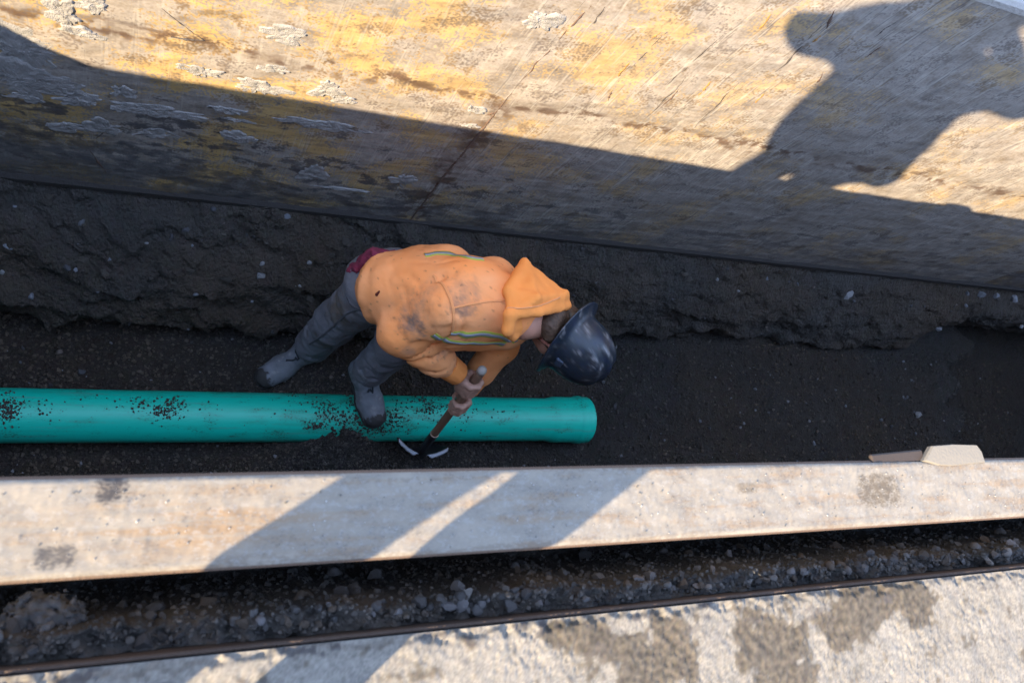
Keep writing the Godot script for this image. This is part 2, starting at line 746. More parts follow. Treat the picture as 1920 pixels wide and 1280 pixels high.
func build_trench() -> void:
	var soil := grain(mat(Color.WHITE, 0.95, 0.0, true), 0.035, 3.0, 24.0, 5, 5)
	var nx := 640
	var x_at := func(i: int) -> float: return -1.6 + 8.6 * pow(float(i) / nx, 1.18)
	var fl := grid(nx, 104, func(i, j):
		var x: float = x_at.call(i)
		var z: float = -1.66 + 1.56 * j / 104.0
		var y := floor_y(x, z) + 0.006 * n_fine.get_noise_2d(x * 55.0, z * 55.0)
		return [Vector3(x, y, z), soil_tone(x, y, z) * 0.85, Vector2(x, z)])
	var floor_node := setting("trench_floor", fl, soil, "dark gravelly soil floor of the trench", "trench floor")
	var bk := grid(nx, 76, func(i, j):
		var x: float = x_at.call(i)
		var y: float = -0.18 + 0.92 * j / 76.0
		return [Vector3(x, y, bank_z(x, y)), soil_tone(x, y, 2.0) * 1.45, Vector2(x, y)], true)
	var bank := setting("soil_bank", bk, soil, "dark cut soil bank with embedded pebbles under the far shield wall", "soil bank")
	var nk := grid(160, 24, func(i, j):
		var x: float = -1.6 + 8.6 * i / 160.0
		var y: float = -0.1 + 0.85 * j / 24.0
		var z := -0.26 + 0.24 * y + 0.05 * n_big.get_noise_2d(x * 2.0, y * 4.0) + 0.02 * n_mid.get_noise_2d(x * 9.0, y * 9.0)
		return [Vector3(x, y, z), soil_tone(x, y, 4.0), Vector2(x, y)])
	setting("soil_bank_near", nk, soil, "dark cut soil bank under the near shield wall", "soil bank")
	for e in [-1.6, 7.0]:
		var ends := grid(30, 40, func(i, j):
			var z: float = -1.6 + 1.7 * i / 30.0
			var y: float = -0.3 + 2.6 * j / 40.0
			var bulge := 0.06 * n_big.get_noise_2d(z * 3.0, y * 3.0)
			return [Vector3(e + bulge, y, z), soil_tone(e, y, z), Vector2(z, y)], e > 0.0)
		setting("trench_end" if e < 0.0 else "trench_end_001", ends, soil, "soil face closing one end of the trench", "soil bank")

	# pebbles bedded in the bank, those the photograph shows first
	var tones := []
	for c in [Color(0.12, 0.13, 0.148), Color(0.075, 0.08, 0.09), Color(0.17, 0.172, 0.176), Color(0.10, 0.08, 0.068), Color(0.045, 0.046, 0.053), Color(0.03, 0.028, 0.028)]:
		tones.append(grain(mat(lin(c.r, c.g, c.b), 0.8), 0.05, 8.0, 3.0, 8))
	var seen := [[488, 516, 28, 2], [490, 494, 12, 2], [538, 405, 16, 0], [25, 382, 12, 0], [5, 415, 14, 0], [52, 432, 14, 1], [150, 415, 16, 1], [160, 434, 12, 1], [12, 460, 12, 0], [20, 466, 10, 1], [274, 455, 8, 2], [302, 485, 10, 2], [205, 485, 10, 0], [140, 503, 12, 0], [126, 501, 18, 4], [5, 508, 14, 2], [42, 493, 10, 3], [188, 527, 14, 0], [57, 553, 14, 0], [307, 551, 12, 2], [366, 552, 9, 0], [470, 563, 10, 0], [558, 536, 14, 2], [580, 492, 14, 2], [2, 558, 10, 1], [217, 415, 14, 4], [358, 460, 9, 0], [320, 440, 18, 4], [345, 430, 22, 4], [590, 440, 9, 1],
		[1343, 523, 11, 2], [1438, 521, 11, 0], [1382, 545, 13, 2], [1495, 532, 9, 0], [1587, 551, 28, 2], [1842, 552, 14, 0], [1868, 556, 14, 0], [1902, 561, 16, 0], [1812, 572, 8, 0], [1760, 616, 11, 0], [1427, 625, 7, 1], [1407, 593, 6, 2], [1916, 612, 8, 0], [1815, 550, 9, 1], [985, 484, 8, 0], [1117, 530, 7, 1], [1260, 560, 9, 4]]
	for s in seen:
		var d := ray(s[0], s[1])
		var p := EYE + d * 2.4
		for k in 260:
			p += d * 0.012
			if p.z < bank_z(p.x, p.y) or p.y < floor_y(p.x, p.z):
				break
		var size: float = s[2] * (p - EYE).length() / FOCAL * 1.15
		part("pebble", stones[rng.randi() % 12], tones[s[3]], bank, Transform3D(any_turn().scaled(Vector3.ONE * size), p + d * size * 0.12))
	for k in 210:
		var x := -0.6 + 6.4 * pow(rng.randf(), 1.3)
		var y := rng.randf_range(0.05, 0.6)
		var size := 0.008 + 0.022 * pow(rng.randf(), 2.5)
		part("pebble", stones[rng.randi() % 12], tones[[1, 3, 4, 4, 5, 5][rng.randi() % 6]], bank, Transform3D(any_turn().scaled(Vector3.ONE * size), Vector3(x, y, bank_z(x, y) - size * 0.1)))
	var clod := []
	for c in 4:
		clod.append(grain(mat(lin(0.030 + 0.008 * c, 0.026 + 0.007 * c, 0.021 + 0.006 * c), 0.95), 0.05, 14.0, 14.0, 9))
	for k in 130:
		var x := -0.6 + 2.6 * rng.randf() if k < 95 else 2.0 + 3.5 * rng.randf()
		var y := rng.randf_range(0.16, 0.56)
		if n_big.get_noise_2d(x * 1.3, y * 2.0 + 5.0) < -0.12:
			continue
		var size := 0.022 + 0.045 * pow(rng.randf(), 2.0)
		part("clod", stones[rng.randi() % 8], clod[rng.randi() % 4], bank, Transform3D(any_turn().scaled(Vector3(1.3, 0.9, 1.0) * size), Vector3(x, y, bank_z(x, y) - size * 0.12)))
	# crumbs of soil on the bank's ledges
	var grit := grain(mat(Color.WHITE, 0.95, 0.0, true), 0.05, 20.0, 4.0, 9)
	var at := []
	var cs := []
	for k in 9000:
		var x := -0.7 + 6.9 * pow(rng.randf(), 1.25)
		var y := rng.randf_range(0.0, 0.64)
		var size := 0.003 + 0.008 * pow(rng.randf(), 2.0)
		at.append(Transform3D(any_turn().scaled(Vector3.ONE * size), Vector3(x, y, bank_z(x, y))))
		var t := soil_tone(x, y, 2.0) * rng.randf_range(0.9, 2.6)
		cs.append(t)
	scatter("soil_crumbs", stones[3], grit, at, cs, bank)
	# larger stones lying on the floor
	for k in 150:
		var x := -0.6 + 6.0 * pow(rng.randf(), 1.2)
		var z := rng.randf_range(-1.05, -0.2)
		var size := 0.014 + 0.016 * pow(rng.randf(), 2.0)
		if absf(z - PIPE_Z) < 0.12 and x < 2.2:
			continue
		part("stone", stones[rng.randi() % 12], tones[[3, 4, 4, 5, 5, 5, 1][rng.randi() % 7]], floor_node, Transform3D(any_turn().scaled(Vector3.ONE * size), Vector3(x, floor_y(x, z) + size * 0.15, z)))
	for s in [[108, 658, 15, 3], [152, 695, 17, 4], [1698, 715, 7, 2], [1708, 781, 15, 2], [1405, 733, 7, 0], [1310, 790, 7, 1], [1512, 833, 9, 0], [1157, 760, 14, 4], [1573, 764, 6, 0], [1690, 747, 6, 0], [1682, 681, 6, 0], [1638, 790, 8, 1], [1838, 706, 8, 0]]:
		var p := px(s[0], s[1], 0.03)
		p.y = floor_y(p.x, p.z)
		var size: float = s[2] * (p - EYE).length() / FOCAL * 1.1
		part("stone", stones[rng.randi() % 12], tones[s[3]], floor_node, Transform3D(any_turn().scaled(Vector3.ONE * size), p + Vector3.UP * size * 0.2))
	for v in 3:
		at = []
		cs = []
		for k in 11000:
			var x := -0.8 + 6.6 * pow(rng.randf(), 1.35)
			var z := rng.randf_range(-1.12, -0.16)
			if x > 1.7 and rng.randf() < 0.45:
				continue
			var size := 0.006 + 0.021 * pow(rng.randf(), 2.4)
			at.append(Transform3D(any_turn().scaled(Vector3.ONE * size), Vector3(x, floor_y(x, z) + size * 0.15, z)))
			var t := soil_tone(x, 0.0, z) * rng.randf_range(0.6, 2.9)
			if rng.randf() < 0.012:
				t = Color(0.15, 0.15, 0.16)
			cs.append(t)
		for k in 2600:       # loose gravel on and round the mound
			var x := 0.86 + 0.26 * rng.randfn()
			var z := PIPE_Z + 0.05 + 0.17 * rng.randfn()
			if z > -0.16 or z < -1.0:
				continue
			var y := floor_y(x, z)
			var size := 0.004 + 0.012 * pow(rng.randf(), 2.0)
			at.append(Transform3D(any_turn().scaled(Vector3.ONE * size), Vector3(x, y + size * 0.2, z)))
			cs.append(soil_tone(x, 0.0, z) * rng.randf_range(0.6, 2.6))
		scatter("gravel", stones[v * 3 + 1], grit, at, cs, floor_node)


# ---------- far shield wall ----------
func noise_bytes(w: int, h: int, fx: float, fy: float, ns: int, octaves: int) -> PackedByteArray:
	# grey noise whose features are about fx by fy pixels
	var n := FastNoiseLite.new()
	n.seed = ns
	n.frequency = 1.0 / minf(fx, fy)
	n.fractal_octaves = octaves
	var im := n.get_image(maxi(8, int(w * minf(1.0, fy / fx))), maxi(8, int(h * minf(1.0, fx / fy))), false, false, true)
	im.resize(w, h, Image.INTERPOLATE_CUBIC)
	im.convert(Image.FORMAT_L8)
	return im.get_data()


func step01(v: float, a: float, b: float) -> float:
	return clampf((v - a) / (b - a), 0.0, 1.0)


func picture(w: int, h: int, row: Callable) -> ImageTexture:
	# row(j) gives the bytes of one row of pixels
	var rows := []
	rows.resize(h)
	var job := func(j: int): rows[j] = row.call(j)
	WorkerThreadPool.wait_for_group_task_completion(WorkerThreadPool.add_group_task(job, h, -1, true))
	var data := PackedByteArray()
	for r in rows:
		data.append_array(r)
	return ImageTexture.create_from_image(Image.create_from_data(w, h, false, Image.FORMAT_RGB8, data))


func wall_texture(x0: float, x1: float, y0: float, y1: float) -> ImageTexture:
	var w := 2048
	var h := 760
	var paint := noise_bytes(w, h, 170, 130, 41, 6)
	var chip := noise_bytes(w, h, 24, 24, 42, 5)
	var blot := noise_bytes(w, h, 80, 60, 43, 6)
	var vert := noise_bytes(w, h, 14, 230, 44, 4)         # drawn-out scrapes, upright
	var thin := noise_bytes(w, h, 5, 90, 48, 3)
	var hori := noise_bytes(w, h, 70, 22, 45, 5)
	var nick := noise_bytes(w, h, 3, 46, 49, 2)
	var speck := noise_bytes(w, h, 5, 5, 46, 3)
	return picture(w, h, func(j: int) -> PackedByteArray:
		var data := PackedByteArray()
		data.resize(w * 3)
		var y := lerpf(y1, y0, (j + 0.5) / h)
		for i in w:
			var x := lerpf(x0, x1, (i + 0.5) / w)
			var k := j * w + i
			var p := paint[k] / 255.0
			var c := chip[k] / 255.0
			var b := blot[k] / 255.0
			var vs := vert[k] / 255.0
			var th := thin[k] / 255.0
			var hs := hori[k] / 255.0
			var sp := speck[k] / 255.0
			var ni := nick[k] / 255.0
			var right := clampf((x - 0.3) / 1.5, 0.0, 1.0)
			# bare dusty steel
			var v := 0.15 * (b - 0.5) + 0.10 * (sp - 0.5) + 0.07 * (c - 0.5)
			var r := 0.240 + v
			var g := 0.212 + v
			var bl := 0.186 + v
			# pale dust drawn down in streaks, more so to the right
			var f := clampf((vs * 0.6 + th * 0.4 + 0.5 * (b - 0.5) - 0.47) * 5.0, 0.0, 1.0) * (0.2 + 0.6 * right)
			r = lerpf(r, 0.31, f)
			g = lerpf(g, 0.285, f)
			bl = lerpf(bl, 0.25, f)
			# what is left of the yellow paint
			var keep := p * 0.75 + c * 0.30 + b * 0.12 - 0.14 * clampf((x - 0.9) / 1.5, 0.0, 1.0) + right * 0.30 * (th - 0.5) + 0.25 * (sp - 0.5)
			f = clampf((keep - 0.565 + 0.3 * (sp - 0.5)) * 14.0, 0.0, 1.0) * (0.85 - 0.35 * right)
			r = lerpf(r, 0.375, f)
			g = lerpf(g, 0.245, f)
			bl = lerpf(bl, 0.085, f)
			# rust brown film
			f = clampf((b * 0.55 + c * 0.35 + right * 0.22 * (vs - 0.4) + 0.2 * (sp - 0.5) - 0.49) * 7.0, 0.0, 1.0) * (0.55 - 0.12 * right)
			r = lerpf(r, 0.125, f)
			g = lerpf(g, 0.088, f)
			bl = lerpf(bl, 0.06, f)
			# dark scrapes
			f = clampf((vs * 0.35 + th * 0.5 + c * 0.3 - 0.645) * 9.0, 0.0, 1.0) * (0.15 + 0.3 * right)
			f = maxf(f, clampf((hs * 0.7 + c * 0.4 + 0.2 * (sp - 0.5) - 0.66) * 9.0, 0.0, 1.0) * 0.5 * (1.0 - right))
			f = maxf(f, clampf((ni * 0.7 + vs * 0.55 - 0.80) * 9.0, 0.0, 1.0) * (0.25 + 0.4 * right))
			f = maxf(f, clampf((sp * 0.55 + b * 0.5 - 0.64) * 12.0, 0.0, 1.0) * 0.6)
			r = lerpf(r, 0.072, f)
			g = lerpf(g, 0.062, f)
			bl = lerpf(bl, 0.062, f)
			# bright nicks
			f = clampf((0.16 - ni * 0.7 + 0.8 * (vs - 0.5)) * 9.0, 0.0, 1.0) * (0.2 + 0.3 * right)
			r = lerpf(r, 0.36, f)
			g = lerpf(g, 0.33, f)
			bl = lerpf(bl, 0.29, f)
			# mud-black steel along the foot, torn edge
			var edge := 0.80 + 0.26 * clampf((0.9 - x) / 1.2, 0.0, 1.0) + 0.9 * (b - 0.5) + 0.5 * (hs - 0.5) + 0.4 * (c - 0.5) + 0.3 * (sp - 0.5)
			f = clampf((edge - y + 0.02) * 24.0, 0.0, 1.0) * (0.72 - 0.35 * clampf((x - 1.0) / 1.2, 0.0, 1.0)) * (0.5 + 0.7 * c)
			r = lerpf(r, 0.050, f)
			g = lerpf(g, 0.050, f)
			bl = lerpf(bl, 0.058, f)
			# rust round the upright weld and along the level joint
			var sx := (x - 1.03 - 0.05 * (c - 0.5)) / 0.06
			var sy := (y - 1.61 - 0.07 * (b - 0.5)) / 0.03
			f = 0.0
			if absf(sx) < 3.0 and y < 1.66:
				f = exp(-sx * sx) * clampf((1.66 - y) * 10.0, 0.0, 1.0) * clampf((b + c - 0.75) * 3.0, 0.0, 1.0)
			if absf(sy) < 3.0:
				f = maxf(f, exp(-sy * sy) * clampf((c + hs * 0.8 + 0.3 * sp - 0.95) * 4.0, 0.0, 1.0))
			f = minf(f, 1.0) * 0.85
			r = lerpf(r, 0.072, f)
			g = lerpf(g, 0.043, f)
			bl = lerpf(bl, 0.030, f)
			var q := Color(maxf(r, 0.012), maxf(g, 0.012), maxf(bl, 0.012)).linear_to_srgb()
			data[i * 3] = int(q.r * 255.0)
			data[i * 3 + 1] = int(q.g * 255.0)
			data[i * 3 + 2] = int(q.b * 255.0)
		return data)


func crust(outline_x: float, outline_y: float, rx: float, ry: float, seed_: float) -> ArrayMesh:
	# a flat lump of dried cement with a torn outline, stuck on the wall (local x, y; z out of the wall)
	var nu := 56
	var nv := 12
	return grid(nu, nv, func(i, j):
		var a: float = TAU * i / nu
		var dir := Vector2(cos(a), sin(a))
		var rr := 0.85 + 0.9 * n_mid.get_noise_3d(dir.x * 0.55 + seed_, dir.y * 0.55, seed_) + 0.4 * n_mid.get_noise_3d(dir.x * 2.2, dir.y * 2.2, seed_)
		var t: float = float(j) / nv
		var q := dir * clampf(rr, 0.25, 1.3) * t
		var p := Vector2(q.x * rx, q.y * ry)
		var z := 0.0
		if j < nv:
			z = 0.0026 + 0.004 * n_mid.get_noise_3d(p.x * 30.0 + seed_, p.y * 45.0, 1.0) + 0.0025 * n_fine.get_noise_3d(p.x * 120.0, p.y * 120.0, seed_)
			z = maxf(z, 0.0006 if t < 0.8 else -0.0004)
		else:
			z = -0.002
		var s := 0.205 + 0.09 * n_mid.get_noise_3d(p.x * 24.0, p.y * 24.0, seed_)
		return [Vector3(p.x, p.y, z), Color(s, s * 0.955, s * 0.91), Vector2.ZERO], true)


func build_far_wall() -> void:
	var w := thing("shield_wall", "worn yellow steel trench shield wall with scraped paint and cement splashes above the soil bank", "shield wall", Vector3(0, WALL_LOW, WALL_Z))
	var x0 := -1.5
	var x1 := 6.6
	var tex := wall_texture(-0.6, 4.6, WALL_LOW, WALL_TOP)
	var steel := grain(mat(Color.WHITE, 0.62), 0.03, 1.0, 3.0, 6)
	steel.uv1_triplanar = false
	steel.uv1_scale = Vector3(1, 1, 1)
	steel.albedo_texture = tex
	steel.metallic_specular = 0.35
	steel.normal_scale = 0.5
	var dark := grain(mat(lin(0.042, 0.038, 0.036), 0.9), 0.03, 4.0, 5.0, 6)
	dark.metallic_specular = 0.2
	# two plates that meet at the upright weld; each slightly buckled
	for pl in [[x0, 1.0297], [1.0303, x1]]:
		var a: float = pl[0]
		var b: float = pl[1]
		var nu := 160
		var sheet := grid(nu, 44, func(i, j):
			var x: float = lerpf(a, b, float(i) / nu)
			var y: float = lerpf(WALL_LOW + 0.045, WALL_TOP - 0.02, j / 44.0)
			var z := 0.010 * n_big.get_noise_2d(x * 1.1, y * 1.4) + 0.0035 * n_mid.get_noise_2d(x * 5.0, y * 5.0)
			z -= 0.004 * exp(-pow((y - 1.61) / 0.012, 2.0))
			return [Vector3(x, y - WALL_LOW, z), Color.WHITE, Vector2((x + 0.6) / 5.2, (WALL_TOP - y) / (WALL_TOP - WALL_LOW))], true)
		part("plate", sheet, steel, w)
	var weld := PackedVector3Array()
	var wr := PackedFloat32Array()
	for k in 190:
		var y := 0.045 + 1.02 * k / 189.0
		weld.append(Vector3(1.03 + 0.002 * n_fine.get_noise_1d(k * 0.9), y, 0.010 * n_big.get_noise_2d(1.03 * 1.1, (y + WALL_LOW) * 1.4) - 0.002))
		wr.append((0.005 + 0.003 * n_fine.get_noise_1d(k * 1.7)) * (1.0 - smoothstep(140.0, 189.0, k) * 0.8))
	var rust := grain(mat(lin(0.085, 0.05, 0.035), 0.8), 0.05, 12.0, 6.0, 12)
	part("weld_seam", tube(weld, wr, 8), rust, w)
	var core := part("core", bevel_box(Vector3(x1 - x0, WALL_TOP - WALL_LOW - 0.06, 0.10), 0.004), dark, w)
	core.position = Vector3((x0 + x1) / 2.0, (WALL_TOP - WALL_LOW) / 2.0, -0.068)
	var foot := part("bottom_rail", bevel_box(Vector3(x1 - x0, 0.05, 0.125), 0.012), dark, w)
	foot.position = Vector3((x0 + x1) / 2.0, 0.025, -0.048)
	var rail := part("top_rail", bevel_box(Vector3(x1 - x0, 0.04, 0.14), 0.01), grain(mat(lin(0.26, 0.24, 0.22), 0.75), 0.03, 4.0, 5.0, 6), w)
	rail.position = Vector3((x0 + x1) / 2.0, WALL_TOP - WALL_LOW, -0.05)
	for t in [[-0.197, 0.12], [3.03, 0.28]]:
		var lug := part("lug", bevel_box(Vector3(t[1], 0.03, 0.05), 0.005), dark, w)
		lug.position = Vector3(t[0], -0.012, -0.02)
	# dried cement, where the photograph shows it: pixel x, y, half width, half height in metres
	var cement := grain(mat(Color.WHITE, 0.95, 0.0, true), 0.06, 6.0, 5.0, 13)
	var n := 0
	for s in [[40, 95, 0.09, 0.10], [35, 150, 0.11, 0.08], [118, 28, 0.04, 0.05], [165, 8, 0.04, 0.04], [48, 178, 0.05, 0.03], [112, 160, 0.06, 0.04], [152, 185, 0.07, 0.035], [225, 170, 0.035, 0.03], [232, 203, 0.05, 0.018], [305, 208, 0.11, 0.03], [282, 200, 0.05, 0.025], [200, 240, 0.05, 0.045], [295, 255, 0.08, 0.035], [130, 240, 0.05, 0.03], [425, 203, 0.06, 0.015], [480, 165, 0.09, 0.04], [440, 225, 0.06, 0.014], [450, 258, 0.05, 0.03], [560, 228, 0.09, 0.018], [635, 240, 0.09, 0.035], [612, 165, 0.05, 0.045], [520, 132, 0.05, 0.016], [540, 70, 0.06, 0.03], [380, 135, 0.06, 0.03], [585, 325, 0.045, 0.06], [755, 340, 0.06, 0.05], [650, 185, 0.05, 0.025], [890, 205, 0.03, 0.018], [880, 233, 0.035, 0.012], [620, 350, 0.10, 0.012], [150, 60, 0.05, 0.02], [1010, 40, 0.05, 0.05]]:
		var p := px_wall(s[0], s[1], WALL_Z)
		var lift := 0.010 * n_big.get_noise_2d(p.x * 1.1, p.y * 1.4) + 0.0035 * n_mid.get_noise_2d(p.x * 5.0, p.y * 5.0)
		part("cement_crust", crust(0, 0, s[2] * 1.15, s[3] * 1.2, n * 7.3), cement, w, Transform3D(Basis(), Vector3(p.x, p.y - WALL_LOW, lift)))
		n += 1
	# gouges and rust runs: thin torn ridges of rusty metal
	var orange := grain(mat(lin(0.26, 0.13, 0.035), 0.8), 0.05, 12.0, 6.0, 12)
	var black := grain(mat(lin(0.05, 0.042, 0.038), 0.8), 0.05, 12.0, 6.0, 12)
	for s in [[1110, 12, 1040, 82, rust], [1042, 82, 978, 152, rust], [1140, 10, 1105, 55, black], [1280, 30, 1155, 160, black], [1185, 112, 1155, 152, orange], [1240, 60, 1220, 78, orange], [1567, 15, 1545, 58, rust], [1545, 60, 1513, 87, orange], [1340, 145, 1308, 183, orange], [1390, 150, 1302, 240, black], [1440, 170, 1410, 200, orange], [1285, 150, 1210, 220, black], [1272, 165, 1240, 200, rust], [1660, 85, 1622, 110, rust], [1545, 135, 1530, 160, rust], [1455, 10, 1415, 62, orange], [1370, 55, 1250, 160, black], [1150, 170, 1138, 188, rust], [1680, 40, 1640, 70, black], [290, 5, 380, 78, black], [322, 70, 382, 78, black], [165, 280, 200, 325, rust], [175, 262, 197, 247, black], [935, 208, 905, 218, rust], [1540, 45, 1440, 150, black]]:
		var a := px_wall(s[0], s[1], WALL_Z)
		var b := px_wall(s[2], s[3], WALL_Z)
		var path := PackedVector3Array()
		var rr := PackedFloat32Array()
		for k in 15:
			var q := a.lerp(b, k / 14.0)
			q.x += 0.008 * n_mid.get_noise_2d(q.y * 12.0, s[0])
			path.append(Vector3(q.x, q.y - WALL_LOW, 0.010 * n_big.get_noise_2d(q.x * 1.1, q.y * 1.4) + 0.0035 * n_mid.get_noise_2d(q.x * 5.0, q.y * 5.0) - 0.0012))
			rr.append(maxf(0.0014, (0.0042 if s[4] != black else 0.0028) * (0.8 + n_fine.get_noise_2d(k * 0.7, s[1])) * sin(PI * (k + 0.6) / 15.2)))
		part("gouge", tube(path, rr, 6), s[4], w)


# ---------- near shield wall ----------
func beam_texture(x0: float, x1: float) -> ImageTexture:
	var w := 2048
	var h := 120
	var blot := noise_bytes(w, h, 70, 40, 51, 6)
	var fine := noise_bytes(w, h, 14, 14, 52, 5)
	var long := noise_bytes(w, h, 180, 16, 53, 5)
	var speck := noise_bytes(w, h, 4, 4, 54, 3)
	# stains: pixel centre, half size in metres, strength, colour
	var spots := []
	for s in [[210, 915, 0.020, 0.020, 1.0, Color(0.03, 0.027, 0.027)], [103, 1045, 0.024, 0.015, 0.95, Color(0.045, 0.04, 0.037)], [1648, 918, 0.058, 0.034, 0.9, Color(0.07, 0.052, 0.033)], [1400, 915, 0.026, 0.010, 0.75, Color(0.085, 0.064, 0.042)]]:
		var p := px(s[0], s[1], BEAM_Y)
		spots.append([p.x, p.z, s[2], s[3], s[4], s[5]])
	var oa := px(380, 985, BEAM_Y)
	return picture(w, h, func(j: int) -> PackedByteArray:
		var data := PackedByteArray()
		data.resize(w * 3)
		var z := lerpf(BEAM_IN, BEAM_OUT, (j + 0.5) / h)
		for i in w:
			var x := lerpf(x0, x1, (i + 0.5) / w)
			var k := j * w + i
			var b := blot[k] / 255.0
			var f0 := fine[k] / 255.0
			var l := long[k] / 255.0
			var sp := speck[k] / 255.0
			var c := Color(0.185, 0.162, 0.130).lerp(Color(0.122, 0.108, 0.090), clampf(b * 0.9 + f0 * 0.6 + 0.5 * sp - 0.55, 0.0, 1.0))
			# tan and orange smears where the dust is rubbed off
			var o := exp(-pow((x - oa.x) / 0.17, 2.0) - pow((z - oa.z) / 0.035, 2.0)) * clampf((l * 0.8 + f0 * 0.4 - 0.35) * 2.5, 0.0, 1.0) * 1.3
			o = maxf(o, clampf((l * 0.5 + b * 0.5 + 0.25 * (sp - 0.5) - 0.54) * 6.0, 0.0, 1.0) * 0.55)
			c = c.lerp(Color(0.17, 0.105, 0.052), clampf(o, 0.0, 1.0) * 0.75)
			# bare grey-brown steel along the two edges
			var e := minf(z - BEAM_IN, BEAM_OUT - z)
			c = c.lerp(Color(0.095, 0.072, 0.052), clampf((0.012 + 0.04 * (f0 - 0.5) + 0.03 * (l - 0.5) - e) * 200.0, 0.0, 1.0) * 0.4)
			c = c.lerp(Color(0.225, 0.21, 0.185), clampf((f0 * 0.7 + sp * 0.4 - 0.62) * 9.0, 0.0, 1.0) * 0.5)
			c = c.lerp(Color(0.055, 0.048, 0.045), clampf((sp * 0.55 + b * 0.35 + f0 * 0.2 - 0.70) * 12.0, 0.0, 1.0) * 0.5)
			for s in spots:
				var dx: float = (x - s[0]) / s[2]
				var dz: float = (z - s[1]) / s[3]
				var d := dx * dx * dx * dx + dz * dz * dz * dz
				if d < 6.0:
					c = c.lerp(s[5], clampf((1.1 - d + 1.6 * (f0 - 0.5) + 1.6 * (sp - 0.5)) * 0.8, 0.0, 1.0) * s[4])
			var q := c.linear_to_srgb()
			data[i * 3] = int(q.r * 255.0)
			data[i * 3 + 1] = int(q.g * 255.0)
			data[i * 3 + 2] = int(q.b * 255.0)
		return data)


